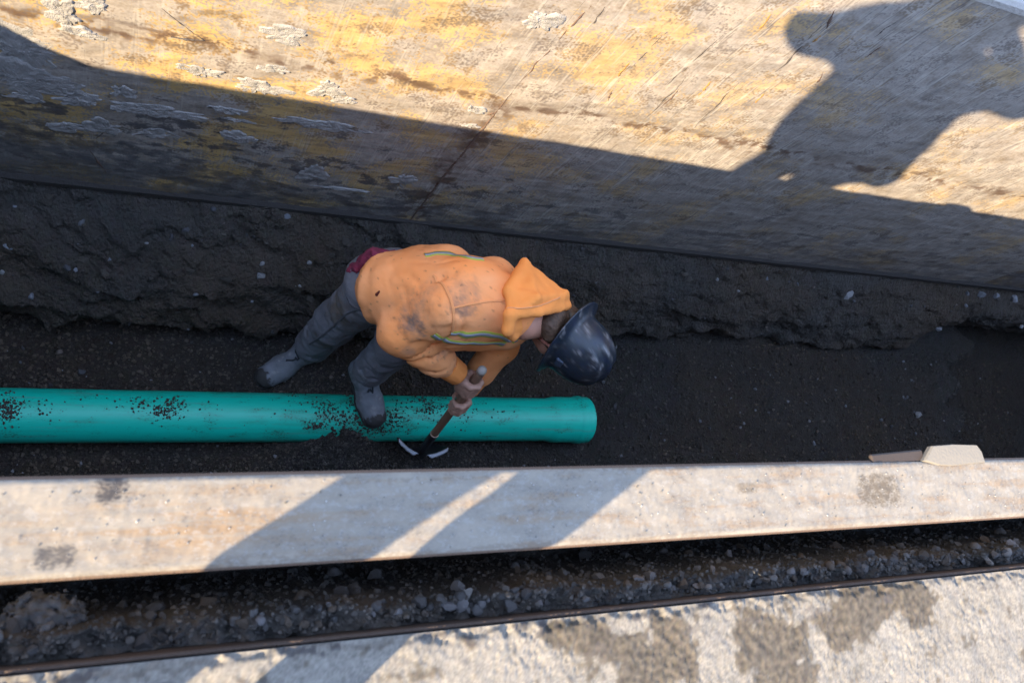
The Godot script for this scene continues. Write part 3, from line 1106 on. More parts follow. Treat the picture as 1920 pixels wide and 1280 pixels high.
func build_near_wall() -> void:
	var w := thing("shield_wall", "dusty pale top of the near steel shield wall beside the rubble-filled gap", "shield wall", Vector3(0, WALL_LOW, (BEAM_IN + BEAM_OUT) / 2.0))
	var cz := (BEAM_IN + BEAM_OUT) / 2.0
	var x0 := -0.5
	var x1 := 3.2
	var tex := beam_texture(x0, x1)
	var dusty := grain(mat(Color.WHITE, 0.9), 0.05, 1.0, 4.0, 15)
	dusty.uv1_triplanar = false
	dusty.albedo_texture = tex
	dusty.normal_enabled = false
	var bare := grain(mat(lin(0.075, 0.046, 0.030), 0.85), 0.03, 6.0, 6.0, 16)
	var side := grain(mat(lin(0.12, 0.10, 0.08), 0.7), 0.03, 6.0, 6.0, 16)
	# cap: dusty top with uneven crust, rolled over at both edges
	var nu := 900
	var cap := grid(nu, 30, func(i, j):
		var x: float = lerpf(x0, x1, float(i) / nu)
		var t: float = j / 30.0
		var z := lerpf(BEAM_IN + 0.005, BEAM_OUT - 0.003, t)
		var e := minf(z - BEAM_IN - 0.005, BEAM_OUT - 0.003 - z)
		var y := 0.0016 * n_mid.get_noise_2d(x * 18.0, z * 18.0) + 0.0012 * n_fine.get_noise_2d(x * 130.0, z * 130.0)
		y += 0.003 * maxf(0.0, n_fine.get_noise_2d(x * 60.0 + 9.0, z * 60.0) - 0.25) * smoothstep(0.0, 0.02, e)
		if j == 0 or j == 30:
			y = -0.004
		return [Vector3(x, BEAM_Y - WALL_LOW + y, z - cz), Color.WHITE, Vector2((x - x0) / (x1 - x0), (z - BEAM_IN) / (BEAM_OUT - BEAM_IN))])
	part("top_face", cap, dusty, w)
	for s in [[-1.6, x0], [x1, 6.6]]:
		var more := part("top_face", bevel_box(Vector3(s[1] - s[0], 0.01, BEAM_OUT - BEAM_IN - 0.02), 0.002), grain(mat(lin(0.15, 0.138, 0.12), 0.9), 0.05, 3.0, 6.0, 17), w)
		more.position = Vector3((s[0] + s[1]) / 2.0, BEAM_Y - WALL_LOW - 0.005, 0)
	var rail := part("top_rail", bevel_box(Vector3(11.2, 0.10, BEAM_OUT - BEAM_IN), 0.008), bare, w)
	rail.position = Vector3(1.0, BEAM_Y - WALL_LOW - 0.0535, 0)
	var core := part("core", bevel_box(Vector3(8.2, BEAM_Y - WALL_LOW - 0.12, 0.10), 0.004), side, w)
	core.position = Vector3(2.5, (BEAM_Y - WALL_LOW - 0.12) / 2.0, 0)
	# welded bracket standing over the inner edge, bent down on one side
	var pale := grain(mat(lin(0.15, 0.132, 0.105), 0.9), 0.05, 5.0, 2.0, 18)
	var b0 := px(1745, 852, BEAM_Y + 0.012)
	var b1 := px(1850, 852, BEAM_Y + 0.012)
	var lx := b1.x - b0.x
	var out := PackedVector2Array([Vector2(-0.012, 0.004), Vector2(0.02, -0.026), Vector2(lx * 0.5, -0.029), Vector2(lx - 0.012, -0.027), Vector2(lx, -0.012), Vector2(lx + 0.004, 0.010), Vector2(lx * 0.4, 0.016), Vector2(0.03, 0.014)])
	var pv := SurfaceTool.new()
	pv.begin(Mesh.PRIMITIVE_TRIANGLES)
	pv.set_smooth_group(-1)
	for k in out.size():
		var p := out[k]
		var q := out[(k + 1) % out.size()]
		var mid := Vector2(lx / 2.0, -0.006)
		var pi := p.lerp(mid, 0.05)
		var qi := q.lerp(mid, 0.05)
		for v in [Vector3(mid.x, 0.008, mid.y), Vector3(qi.x, 0.007, qi.y), Vector3(pi.x, 0.007, pi.y), Vector3(pi.x, 0.007, pi.y), Vector3(qi.x, 0.007, qi.y), Vector3(p.x, 0.003, p.y), Vector3(p.x, 0.003, p.y), Vector3(qi.x, 0.007, qi.y), Vector3(q.x, 0.003, q.y), Vector3(p.x, 0.003, p.y), Vector3(q.x, 0.003, q.y), Vector3(p.x, -0.006, p.y), Vector3(p.x, -0.006, p.y), Vector3(q.x, 0.003, q.y), Vector3(q.x, -0.006, q.y)]:
			pv.add_vertex(v)
	pv.generate_normals()
	var br := part("bracket", pv.commit(), pale, w)
	br.position = Vector3(b0.x, BEAM_Y - WALL_LOW - 0.001, BEAM_IN - cz)
	var sl := part("bracket_gusset", bevel_box(Vector3(0.15, 0.010, 0.024), 0.003), grain(mat(lin(0.030, 0.020, 0.015), 0.85), 0.05, 8.0, 3.0, 19), w)
	sl.position = Vector3(b0.x - 0.073, BEAM_Y - WALL_LOW - 0.010, BEAM_IN - cz - 0.004)
	sl.rotation.y = 0.06
	# grains of grit lying on the top
	var at := []
	var cs := []
	for k in 1500:
		var x := rng.randf_range(-0.3, 3.0)
		var z := lerpf(BEAM_IN + 0.012, BEAM_OUT - 0.012, rng.randf())
		var size := 0.0012 + 0.0035 * pow(rng.randf(), 4.0)
		at.append(Transform3D(any_turn().scaled(Vector3.ONE * size), Vector3(x, BEAM_Y - WALL_LOW + size * 0.3, z - cz)))
		var s := rng.randf_range(0.05, 0.34)
		cs.append(Color(s, s * 0.94, s * 0.86))
	scatter("grit", stones[2], mat(Color.WHITE, 0.95, 0.0, true), at, cs, w)


# ---------- pavement and the gap ----------
func pave_stain(x: float, z: float) -> float:
	var d := 0.0
	for s in [[1450, 1215, 0.10, 0.075], [1600, 1160, 0.11, 0.06], [1640, 1120, 0.09, 0.045], [1260, 1215, 0.055, 0.07], [1200, 1260, 0.06, 0.06], [1100, 1190, 0.05, 0.035], [1720, 1130, 0.06, 0.05], [1480, 1270, 0.07, 0.05], [1040, 1185, 0.03, 0.03], [1160, 1215, 0.04, 0.03]]:
		var p := px(s[0], s[1], PAVE_Y)
		d = maxf(d, 1.25 - Vector2((x - p.x) / s[2], (z - p.z) / s[3]).length())
	return d


func build_pavement() -> void:
	var rough := mat(Color.WHITE, 0.95, 0.0, true)
	var nu := 860
	var nv := 110
	var x0 := -0.3
	var x1 := 2.4
	var near := grid(nu, nv, func(i, j):
		var x: float = lerpf(x0, x1, float(i) / nu)
		var t: float = float(j) / nv
		var z := PAVE_Z + 0.012 + 0.36 * t
		var lump := n_fine.get_noise_2d(x * 50.0, z * 50.0)
		var wear := clampf(0.65 + 0.9 * n_mid.get_noise_2d(x * 5.0 + 70.0, z * 5.0), 0.2, 1.0)
		var pit := smoothstep(0.18, 0.42, n_fine.get_noise_2d(x * 70.0 + 31.0, z * 70.0)) * wear
		var y := 0.0013 * n_fine.get_noise_2d(x * 27.0, z * 27.0) + 0.0013 * lump * wear - 0.0022 * pit + 0.003 * n_mid.get_noise_2d(x * 9.0, z * 9.0)
		var chip := n_mid.get_noise_2d(x * 22.0, z * 30.0)
		var e := z - PAVE_Z - 0.012
		y -= 0.007 * smoothstep(0.018, 0.0, e + 0.02 * chip)
		var s := 0.155 + 0.03 * n_mid.get_noise_2d(x * 6.0, z * 6.0) + 0.03 * lump + 0.03 * rng.randf_range(-1.0, 1.0)
		var c := Color(s, s * 0.905, s * 0.76)
		var w := pave_stain(x, z) + 0.55 * n_mid.get_noise_2d(x * 14.0, z * 14.0) + 0.25 * lump
		c = c.lerp(Color(0.056, 0.045, 0.032) * (1.0 + 0.8 * lump), clampf(w * 4.0 - 0.6, 0.0, 0.92))
		var dirt := n_mid.get_noise_2d(x * 7.0 + 50.0, z * 16.0)
		c = c.lerp(Color(0.05, 0.045, 0.045), smoothstep(0.34, 0.44, dirt + 0.25 * lump) * 0.75 * smoothstep(0.10, 0.0, e))
		return [Vector3(x, PAVE_Y + y, z), c, Vector2(x, z)])
	var pave := setting("pavement", near, rough, "rough pale concrete pavement with damp brown stains along the trench", "pavement")
	var plain := grain(mat(lin(0.16, 0.153, 0.14), 0.95), 0.05, 2.0, 10.0, 21)
	var slab := part("slab", bevel_box(Vector3(300, 0.2, 150), 0.004), plain, pave)
	slab.position = Vector3(0, PAVE_Y - 0.113, PAVE_Z + 0.012 + 75.0)
	var rust := grain(mat(lin(0.060, 0.038, 0.026), 0.85), 0.04, 8.0, 8.0, 22)
	var edge := part("steel_edge", bevel_box(Vector3(9.0, 0.15, 0.007), 0.002), rust, pave)
	edge.position = Vector3(2.5, PAVE_Y - 0.088, PAVE_Z + 0.0065)
	# earth packed between the wall and the pavement
	var soil := grain(mat(Color.WHITE, 0.95, 0.0, true), 0.035, 5.0, 14.0, 5, 5)
	var fill_y := func(x: float, z: float) -> float:
		var t := (z + 0.01) / (PAVE_Z + 0.01)
		var hi := PAVE_Y - 0.078 + 0.03 * n_big.get_noise_2d(x * 2.2, 3.0)
		var y := lerpf(hi - 0.42, hi, smoothstep(0.05, 0.75, t + 0.12 * n_mid.get_noise_2d(x * 5.0, 1.0)))
		return y + 0.028 * n_mid.get_noise_2d(x * 20.0, z * 20.0) + 0.012 * n_ridge.get_noise_2d(x * 14.0, z * 14.0) + 0.006 * n_fine.get_noise_2d(x * 80.0, z * 80.0)
	var tone := func(x: float, z: float) -> Color:
		var s := 0.046 + 0.03 * n_mid.get_noise_2d(x * 9.0, z * 9.0)
		var warm := clampf(0.35 + n_big.get_noise_2d(x * 1.6, z * 2.0 + 8.0), 0.0, 1.0)
		return Color(s * lerpf(1.0, 1.2, warm), s, s * lerpf(0.98, 0.82, warm))
	var fm := grid(700, 36, func(i, j):
		var x: float = -0.6 + 3.9 * i / 700.0
		var z: float = -0.012 + (PAVE_Z + 0.014) * j / 36.0
		return [Vector3(x, fill_y.call(x, z), z), tone.call(x, z), Vector2(x, z)])
	var fill := setting("backfill", fm, soil, "loose earth and rubble packed between shield wall and pavement", "rubble")
	var tones := []
	for c in [Color(0.125, 0.12, 0.122), Color(0.095, 0.092, 0.092), Color(0.15, 0.14, 0.13), Color(0.055, 0.053, 0.053), Color(0.066, 0.05, 0.037), Color(0.04, 0.037, 0.036)]:
		tones.append(grain(mat(lin(c.r, c.g, c.b), 0.9), 0.06, 10.0, 8.0, 8))
	# one big crumbling lump
	var lc := px(68, 1183, PAVE_Y - 0.03)
	var lump := Body.new()
	lump.k = 0.02
	lump.cap(Vector3(-0.028, -0.004, 0.004), Vector3(0.030, 0.006, -0.004), 0.030, 0.028)
	lump.cap(Vector3(-0.010, 0.0, -0.012), Vector3(0.016, 0.0, 0.016), 0.030, 0.026)
	lump.amp = 0.018
	lump.bump = func(p: Vector3) -> float: return 0.014 * n_mid.get_noise_3d(p.x * 34.0, p.y * 34.0, p.z * 34.0) + 0.010 * n_fine.get_noise_3d(p.x * 110.0, p.y * 120.0, p.z * 120.0)
	part("lump", merge([lump.nets(0.0035, func(p: Vector3) -> Color:
		var v := 0.065 + 0.05 * n_mid.get_noise_3d(p.x * 60.0, p.y * 45.0, p.z * 45.0)
		return Color(v, v * 0.97, v * 0.95))]), mat(Color.WHITE, 0.95, 0.0, true), fill, Transform3D(Basis(), Vector3(lc.x, PAVE_Y - 0.128, 0.052)))
	var seen := [[890, 1115, 42, 2], [907, 1145, 36, 1], [985, 1120, 32, 0], [310, 1120, 26, 3], [635, 1165, 30, 1], [655, 1130, 32, 4], [710, 1135, 26, 3], [1415, 1090, 26, 2], [1343, 1108, 22, 2], [1455, 1082, 22, 2], [1290, 1112, 18, 0], [1098, 1137, 20, 1], [1020, 1142, 20, 0], [1900, 1035, 26, 2], [1860, 1055, 22, 2], [1828, 1052, 18, 1], [745, 1162, 18, 2], [600, 1205, 22, 4], [505, 1120, 26, 3], [450, 1118, 24, 3], [115, 1130, 34, 3], [820, 1140, 26, 3], [555, 1145, 30, 3], [1180, 1095, 22, 4], [1230, 1085, 24, 4], [1570, 1060, 26, 4], [1620, 1052, 22, 4], [1690, 1050, 22, 3], [1760, 1045, 22, 3]]
	for s in seen:
		var p := px(s[0], s[1], PAVE_Y - 0.05)
		p.z = clampf(p.z, 0.012, PAVE_Z - 0.012)
		var size: float = s[2] * 0.9 * (p - EYE).length() / FOCAL
		p.y = fill_y.call(p.x, p.z) + size * 0.18
		part("stone", stones[rng.randi() % 9], tones[s[3]], fill, Transform3D(any_turn().scaled(Vector3.ONE * size), p))
	for k in 262:
		var x := -0.2 + 2.7 * rng.randf()
		var z := lerpf(0.012, PAVE_Z - 0.010, pow(rng.randf(), 0.7))
		var size := 0.013 + 0.030 * pow(rng.randf(), 1.6)
		part("stone", stones[rng.randi() % 9], tones[[1, 3, 3, 4, 5, 5, 0, 1, 4][rng.randi() % 9]], fill, Transform3D(any_turn().scaled(Vector3.ONE * size), Vector3(x, fill_y.call(x, z) + size * 0.15, z)))
	for v in 2:
		var at := []
		var cs := []
		for k in 5500:
			var x := rng.randf_range(-0.4, 2.9)
			var z := rng.randf_range(0.0, PAVE_Z - 0.003)
			var size := 0.003 + 0.012 * pow(rng.randf(), 2.2)
			at.append(Transform3D(any_turn().scaled(Vector3.ONE * size), Vector3(x, fill_y.call(x, z) + size * 0.2, z)))
			cs.append(tone.call(x, z) * rng.randf_range(0.6, 2.0))
		scatter("fine_rubble", stones[v * 4 + 1], mat(Color.WHITE, 0.95, 0.0, true), at, cs, fill)


# ---------- pipe ----------
func pipe_texture() -> ImageTexture:
	var w := 1400
	var h := 256
	var long := noise_bytes(w, h, 260, 10, 61, 4)
	var blot := noise_bytes(w, h, 60, 26, 62, 6)
	var fine := noise_bytes(w, h, 5, 4, 63, 3)
	return picture(w, h, func(j: int) -> PackedByteArray:
		var data := PackedByteArray()
		data.resize(w * 3)
		for i in w:
			var k := j * w + i
			var x := -1.4 + 3.5 * i / w
			var l := long[k] / 255.0
			var b := blot[k] / 255.0
			var f0 := fine[k] / 255.0
			var c := Color(0.003, 0.49, 0.36)
			var muddy := exp(-pow((x - 0.95) / 0.40, 2.0))
			c = c.lerp(Color(0.012, 0.33, 0.23), clampf((l * 0.5 + b * 0.5 + 0.25 * muddy + 0.15 * (f0 - 0.5) - 0.52) * 3.5, 0.0, 1.0) * 0.75)
			c = c.lerp(Color(0.11, 0.34, 0.29), clampf((l + 0.3 * (f0 - 0.5) - 0.72) * 9.0, 0.0, 1.0) * 0.4)
			c = c.lerp(Color(0.030, 0.050, 0.035), clampf((b * 0.5 + f0 * 0.55 + 0.12 * muddy - 0.73) * 10.0, 0.0, 1.0) * 0.6)
			var q := c.linear_to_srgb()
			data[i * 3] = int(q.r * 255.0)
			data[i * 3 + 1] = int(q.g * 255.0)
			data[i * 3 + 2] = int(q.b * 255.0)
		return data)


func pipe_hit(x: float, y: float, r: float) -> Vector3:
	var d := ray(x, y)
	var o := Vector2(EYE.y - PIPE_Y, EYE.z - PIPE_Z)
	var q := Vector2(d.y, d.z)
	var a := q.length_squared()
	var b := o.dot(q)
	var disc := b * b - a * (o.length_squared() - r * r)
	if disc < 0.0:
		return Vector3.INF
	return EYE + d * ((-b - sqrt(disc)) / a)


func build_pipe() -> void:
	var t := thing("sewer_pipe", "teal green plastic sewer pipe with a flared end lying in the trench", "pipe", Vector3(0, PIPE_Y, PIPE_Z))
	var m := mat(Color.WHITE, 0.42)
	m.albedo_texture = pipe_texture()
	m.roughness_texture = null
	var end := px(1103, 785, 0.12).x
	var prof := []    # x, radius
	for k in 60:
		prof.append([lerpf(-1.4, end - 0.24, k / 59.0), PIPE_R])
	prof.append_array([[end - 0.225, PIPE_R + 0.002], [end - 0.205, PIPE_R + 0.0065], [end - 0.185, PIPE_R + 0.0085], [end - 0.085, PIPE_R + 0.009], [end - 0.075, PIPE_R + 0.011], [end - 0.068, PIPE_R + 0.0145], [end - 0.045, PIPE_R + 0.0155], [end - 0.036, PIPE_R + 0.0125], [end - 0.028, PIPE_R + 0.011], [end - 0.004, PIPE_R + 0.011], [end, PIPE_R + 0.008], [end - 0.001, PIPE_R + 0.002], [end - 0.2, PIPE_R + 0.001], [end - 0.25, PIPE_R - 0.008], [-1.4, PIPE_R - 0.008]])
	var np := prof.size()
	var tubem := grid(64, np - 1, func(i, j):
		var a: float = TAU * i / 64.0
		var q: Array = prof[j]
		return [Vector3(q[0], cos(a) * q[1], sin(a) * q[1]), Color.WHITE, Vector2((q[0] + 1.4) / 3.5, i / 64.0)])
	part("barrel", tubem, m, t)
	# soil crumbs, thickest where the photograph shows them
	var grit := mat(Color.WHITE, 0.95, 0.0, true)
	var at := []
	var cs := []
	for s in [[15, 768, 26, 24, 620], [75, 762, 40, 26, 60], [95, 790, 25, 10, 20], [255, 755, 20, 14, 90], [310, 768, 32, 16, 420], [330, 752, 20, 10, 140], [205, 750, 60, 18, 30], [610, 765, 26, 18, 260], [640, 785, 40, 16, 420], [590, 800, 22, 6, 240], [740, 785, 24, 20, 420], [670, 760, 30, 18, 300], [805, 765, 26, 14, 260], [790, 750, 40, 8, 160], [850, 780, 60, 22, 130], [700, 805, 50, 12, 360], [560, 750, 30, 16, 40], [920, 775, 60, 18, 50], [400, 770, 120, 30, 40]]:
		for k in int(s[4]):
			var x: float = s[0] + s[2] * rng.randfn() * 0.55
			var y: float = s[1] + s[3] * rng.randfn() * 0.55
			var p := pipe_hit(x, y, PIPE_R)
			if p == Vector3.INF:
				continue
			if n_mid.get_noise_2d(x * 0.09, y * 0.12) < -0.02 and rng.randf() < 0.75:
				continue
			var size := 0.0025 + 0.012 * pow(rng.randf(), 2.3)
			at.append(Transform3D(any_turn().scaled(Vector3.ONE * size), p - Vector3(0, PIPE_Y, PIPE_Z) + Vector3.UP * size * 0.15))
			var v := rng.randf_range(0.02, 0.05)
			cs.append(Color(v * 1.15, v, v * 0.85))
	scatter("soil_crumbs", stones[4], grit, at, cs, t)


# ---------- worker ----------
func finger_hand(b: Body, grip: Vector3, axis: Vector3, toward: Vector3, wrist: Vector3, r: float, turn: float, thumb_up: float) -> void:
	# a hand closed round a round handle: palm on the side of the wrist, four fingers round it, the thumb from the other side
	var w := (toward - axis * toward.dot(axis)).normalized()
	var s := axis.cross(w) * turn
	var on := func(deg: float, rr: float, along: float) -> Vector3:
		var a := deg_to_rad(deg)
		return grip + axis * along + (w * cos(a) + s * sin(a)) * rr
	var lens := [0.92, 1.0, 0.96, 0.8]
	for f in 4:
		var al := (1.5 - f) * 0.0225 * thumb_up
		var l: float = lens[f]
		var k0: Vector3 = on.call(38.0, r + 0.020, al * 1.05)
		var k1: Vector3 = on.call(38.0 + 62.0 * l, r + 0.0125, al)
		var k2: Vector3 = on.call(38.0 + 118.0 * l, r + 0.0095, al * 0.97)
		var k3: Vector3 = on.call(38.0 + 168.0 * l, r + 0.008, al * 0.95)
		b.cap(k0, k1, 0.0118, 0.0108)
		b.cap(k1, k2, 0.0106, 0.0098)
		b.cap(k2, k3, 0.0096, 0.0085)
		var back: Vector3 = on.call(-12.0, r + 0.026, al * 0.8)
		b.cap(back, k0, 0.0165, 0.0128)
		b.cap(wrist, back, 0.024, 0.0165)
	var t0: Vector3 = on.call(-22.0, r + 0.024, 0.030 * thumb_up)
	var t1: Vector3 = on.call(-75.0, r + 0.015, 0.042 * thumb_up)
	var t2: Vector3 = on.call(-128.0, r + 0.0105, 0.040 * thumb_up)
	b.cap(wrist, t0, 0.020, 0.015)
	b.cap(t0, t1, 0.0145, 0.0112)
	b.cap(t1, t2, 0.0112, 0.0088)


func cloth(p: Vector3, dir: Vector3, a: Vector3, freq: float) -> float:
	# creases across a sleeve or leg
	var t := (p - a).dot(dir)
	var s := n_mid.get_noise_3d(p.x * 7.0, p.y * 7.0, p.z * 7.0)
	return sin(t * freq + s * 4.0) * (0.5 + s)


func build_worker() -> void:
	var base := px(640, 720, 0.0)
	var t := thing("person", "worker in an orange hooded sweatshirt and grey trousers bending over the pipe", "person", Vector3(base.x, 0, base.z))
	var o := -t.position
	var P := func(x: float, y: float, h: float) -> Vector3: return px(x, y, h) + o

	var on := func(b: Body, list: Array) -> Array:
		# surface points of a body where the photograph shows these pixels
		var r := []
		for q in list:
			var at := b.seen(EYE + o, ray(q[0], q[1]))
			if absf(b.at(at)) < 0.03:
				r.append(at)
		return r
	var r_ank: Vector3 = P.call(577, 656, 0.12)
	var r_knee: Vector3 = P.call(628, 604, 0.48)
	var r_hip: Vector3 = P.call(700, 548, 0.86)
	var l_ank: Vector3 = P.call(684, 702, 0.32)
	var l_knee: Vector3 = P.call(748, 640, 0.66)
	var l_hip: Vector3 = P.call(790, 572, 0.88)
	var pelvis: Vector3 = P.call(738, 548, 0.91)
	var waist: Vector3 = P.call(765, 548, 1.0)
	var chest: Vector3 = P.call(872, 566, 1.16)
	var upper: Vector3 = P.call(945, 578, 1.22)
	var neck: Vector3 = P.call(985, 600, 1.26)
	var r_sh: Vector3 = P.call(838, 578, 1.20)
	var r_elb: Vector3 = P.call(752, 622, 1.03)
	var l_sh: Vector3 = P.call(925, 528, 1.13)
	var l_elb: Vector3 = P.call(938, 645, 0.90)
	var h0: Vector3 = P.call(800, 832, 0.22)
	var h1: Vector3 = P.call(907, 690, 0.98)
	var ax := (h1 - h0).normalized()
	var r_grip: Vector3 = h0 + ax * ((P.call(881, 715, 0.84) - h0).dot(ax))
	var l_grip: Vector3 = h0 + ax * ((P.call(858, 760, 0.66) - h0).dot(ax))
	var r_hand := r_grip + (r_elb - r_grip).normalized() * 0.078
	var l_hand := l_grip + (l_elb - l_grip).normalized() * 0.078
	var r_wr := r_grip + (r_elb - r_grip).normalized() * 0.098
	var l_wr := l_grip + (l_elb - l_grip).normalized() * 0.098

	# trousers
	var tr := Body.new()
	tr.k = 0.05
	tr.cap(pelvis, pelvis.lerp(waist, 0.6), 0.135, 0.13)
	tr.cap(r_hip, r_knee, 0.105, 0.082)
	tr.cap(r_knee, r_ank.lerp(r_knee, 0.2), 0.082, 0.079)
	tr.cap(l_hip, l_knee, 0.105, 0.084)
	tr.cap(l_knee, l_ank.lerp(l_knee, 0.18), 0.084, 0.077)
	tr.cap(P.call(690, 520, 0.88), P.call(740, 505, 0.9), 0.085, 0.085)
	var rd := (r_ank - r_hip).normalized()
	var ld := (l_ank - l_knee).normalized()
	tr.amp = 0.03
	tr.bump = func(p: Vector3) -> float:
		var low := clampf((0.62 - p.y) * 3.0, 0.25, 1.0)
		var s := n_mid.get_noise_3d(p.x * 6.0, p.y * 6.0, p.z * 6.0)
		return 0.032 * low * pow(1.0 - absf(sin((p - r_hip).dot(rd) * 36.0 + s * 6.0 + p.x * 18.0)), 2.5) * clampf(0.4 + 1.5 * s, 0.0, 1.0) + 0.004 * cloth(p, rd, r_hip, 55.0) + 0.004 * n_mid.get_noise_3d(p.x * 16.0, p.y * 12.0, p.z * 16.0)
	var mud := [[P.call(628, 588, 0.52), 0.12, Color(0.115, 0.088, 0.062), 0.85], [P.call(592, 625, 0.33), 0.025, Color(0.06, 0.045, 0.03), 0.9], [P.call(640, 600, 0.6), 0.05, Color(0.05, 0.042, 0.035), 0.7], [P.call(610, 650, 0.3), 0.05, Color(0.10, 0.08, 0.06), 0.6]]
	var md: Array = on.call(tr, [[632, 585], [592, 625], [645, 600], [612, 648]])
	for i in 4:
		mud[i][0] = md[i]
	var trousers := tr.nets(0.009, func(p: Vector3) -> Color:
		var s := 0.15 + 0.03 * n_mid.get_noise_3d(p.x * 9.0, p.y * 9.0, p.z * 9.0)
		var c := Color(s * 0.93, s * 0.96, s * 1.10)
		for q in mud:
			var d: float = 1.0 - (p - q[0]).length() / q[1] + 0.8 * n_mid.get_noise_3d(p.x * 22.0, p.y * 22.0, p.z * 22.0)
			c = c.lerp(q[2], clampf(d, 0.0, 1.0) * q[3])
		return c)
	var weave := creased(mat(Color.WHITE, 0.92, 0.0, true), 1.7, 6.0, 24)
	part("trousers", merge([trousers]), weave, t)
	var stitch := grain(mat(lin(0.075, 0.078, 0.09), 0.92), 0.09, 5.0, 5.0, 24, 3)
	part("side_seam", ribbon(tr, spline(on.call(tr, [[690, 575], [655, 585], [612, 622], [580, 645]]), 8), 0.007, 0.0, 0.003, Vector3.ZERO), stitch, t)
	part("pocket_edge", ribbon(tr, spline(on.call(tr, [[648, 548], [655, 566], [670, 578], [688, 580]]), 6), 0.010, 0.0, 0.004, Vector3.ZERO), stitch, t)
	part("belt", ribbon(tr, spline(on.call(tr, [[725, 490], [705, 510], [694, 545], [700, 580]]), 8), 0.034, 0.0, 0.004, Vector3.ZERO), mat(lin(0.035, 0.045, 0.075), 0.8), t)

	# boots
	for s in [[r_ank, P.call(499, 706, 0.055), 0.012, P.call(590, 655, 0.05)], [l_ank, P.call(703, 780, 0.265), 0.222, l_ank + Vector3(-0.015, -0.06, -0.04)]]:
		var ank: Vector3 = s[0]
		var toe: Vector3 = s[1]
		var sole: float = s[2]
		var fwd := Vector3(toe.x - ank.x, 0, toe.z - ank.z).normalized()
		var sidev := fwd.cross(Vector3.UP)
		var heel := Vector3(ank.x, sole + 0.045, ank.z) - fwd * 0.035
		toe = Vector3(toe.x, sole + 0.040, toe.z)
		var ball := heel.lerp(toe, 0.66)
		var bt := Body.new()
		bt.k = 0.03
		bt.cap(ank + Vector3(0, 0.10, 0), ank, 0.056, 0.052)
		bt.cap(ank, heel, 0.048, 0.040)
		bt.cap(heel, ball, 0.040, 0.046)
		bt.cap(ball + sidev * 0.010, toe + sidev * 0.008, 0.046, 0.041)
		bt.cap(ball - sidev * 0.010, toe - sidev * 0.008, 0.046, 0.041)
		bt.cap(ank + fwd * 0.02, ball + Vector3(0, 0.02, 0), 0.048, 0.036)
		bt.floor_n = Vector3.UP
		bt.floor_d = sole + 0.016
		bt.amp = 0.007
		bt.bump = func(p: Vector3) -> float: return 0.003 * n_mid.get_noise_3d(p.x * 30.0, p.y * 30.0, p.z * 30.0) + 0.004 * pow(1.0 - absf(sin((p - ball).dot(fwd) * 130.0 + 2.0 * n_mid.get_noise_3d(p.x * 14.0, p.y * 14.0, p.z * 14.0))), 3.0) * clampf(1.0 - absf((p - ball).dot(fwd) + 0.02) / 0.05, 0.0, 1.0)
		var boot := bt.nets(0.006, func(p: Vector3) -> Color:
			var v := 0.16 + 0.06 * n_mid.get_noise_3d(p.x * 18.0, p.y * 18.0, p.z * 18.0)
			var c := Color(v * 0.88, v * 0.98, v * 1.12)
			var front := (p - toe).dot(fwd) + 0.03 * n_mid.get_noise_3d(p.x * 35.0, p.y * 35.0, p.z * 35.0)
			c = c.lerp(Color(0.035, 0.032, 0.034), smoothstep(-0.002, 0.008, front))
			c = c.lerp(Color(0.25, 0.255, 0.265), 0.7 * smoothstep(0.25, 0.45, n_mid.get_noise_3d(p.x * 26.0 + 4.0, p.y * 26.0, p.z * 26.0)) * (1.0 - smoothstep(-0.03, 0.01, front)))
			return c)
		var b := part("boot", merge([boot]), grain(mat(Color.WHITE, 0.8, 0.0, true), 0.08, 8.0, 4.0, 25, 3), t)
		var so := Body.new()
		so.k = 0.02
		so.cap(heel, ball, 0.043, 0.050)
		so.cap(ball + sidev * 0.010, toe + sidev * 0.008, 0.049, 0.045)
		so.cap(ball - sidev * 0.010, toe - sidev * 0.008, 0.049, 0.045)
		for q: Prim in so.prims:
			q.a.y = sole + 0.012
			q.b.y = sole + 0.012
			q.ab = q.b - q.a
			q.inv = 1.0 / maxf(q.ab.length_squared(), 1e-9)
		so.amp = 0.001
		so.bump = func(p: Vector3) -> float: return maxf(0.0, absf(p.y - sole - 0.011) - 0.0095) * 6.0
		part("sole", merge([so.nets(0.006, func(_p): return Color(0.022, 0.021, 0.022))]), mat(Color.WHITE, 0.85, 0.0, true), b)
		var lace := mat(lin(0.02, 0.024, 0.03), 0.85)
		for k in 5:
			var c := ank.lerp(ball, 0.10 + 0.13 * k) + fwd * 0.02 + Vector3.UP * 0.08
			var pts := PackedVector3Array()
			for q in 7:
				var u := q / 6.0 * 2.0 - 1.0
				pts.append(bt.onto(c + sidev * u * 0.030 + fwd * (0.008 * u * (1.0 if k % 2 == 0 else -1.0)), 0.0015))
			part("lace", tube(pts, PackedFloat32Array([0.004]), 6), lace, b)
		var bow := PackedVector3Array()
		for q in 17:
			var a := TAU * q / 16.0
			bow.append(bt.onto(ank + fwd * 0.045 + Vector3.UP * 0.08 + sidev * (0.034 * sin(a)) + fwd * 0.016 * sin(2.0 * a), 0.004))
		part("lace", tube(bow, PackedFloat32Array([0.0035]), 6), lace, b)

	# sweatshirt
	var hd := Body.new()
	hd.k = 0.034
	var hem: Vector3 = P.call(742, 545, 0.985)
	hd.cap(hem, chest, 0.142, 0.150)
	hd.cap(chest, upper, 0.152, 0.110)
	hd.cap(P.call(850, 594, 1.06), P.call(945, 602, 1.10), 0.122, 0.105)
	hd.cap(P.call(795, 520, 1.0), P.call(835, 520, 1.05), 0.12, 0.12)
	hd.cap(chest + (l_sh - r_sh) * 0.22, upper, 0.13, 0.10)
	hd.cap(upper, upper.lerp(neck, 0.45), 0.10, 0.07)
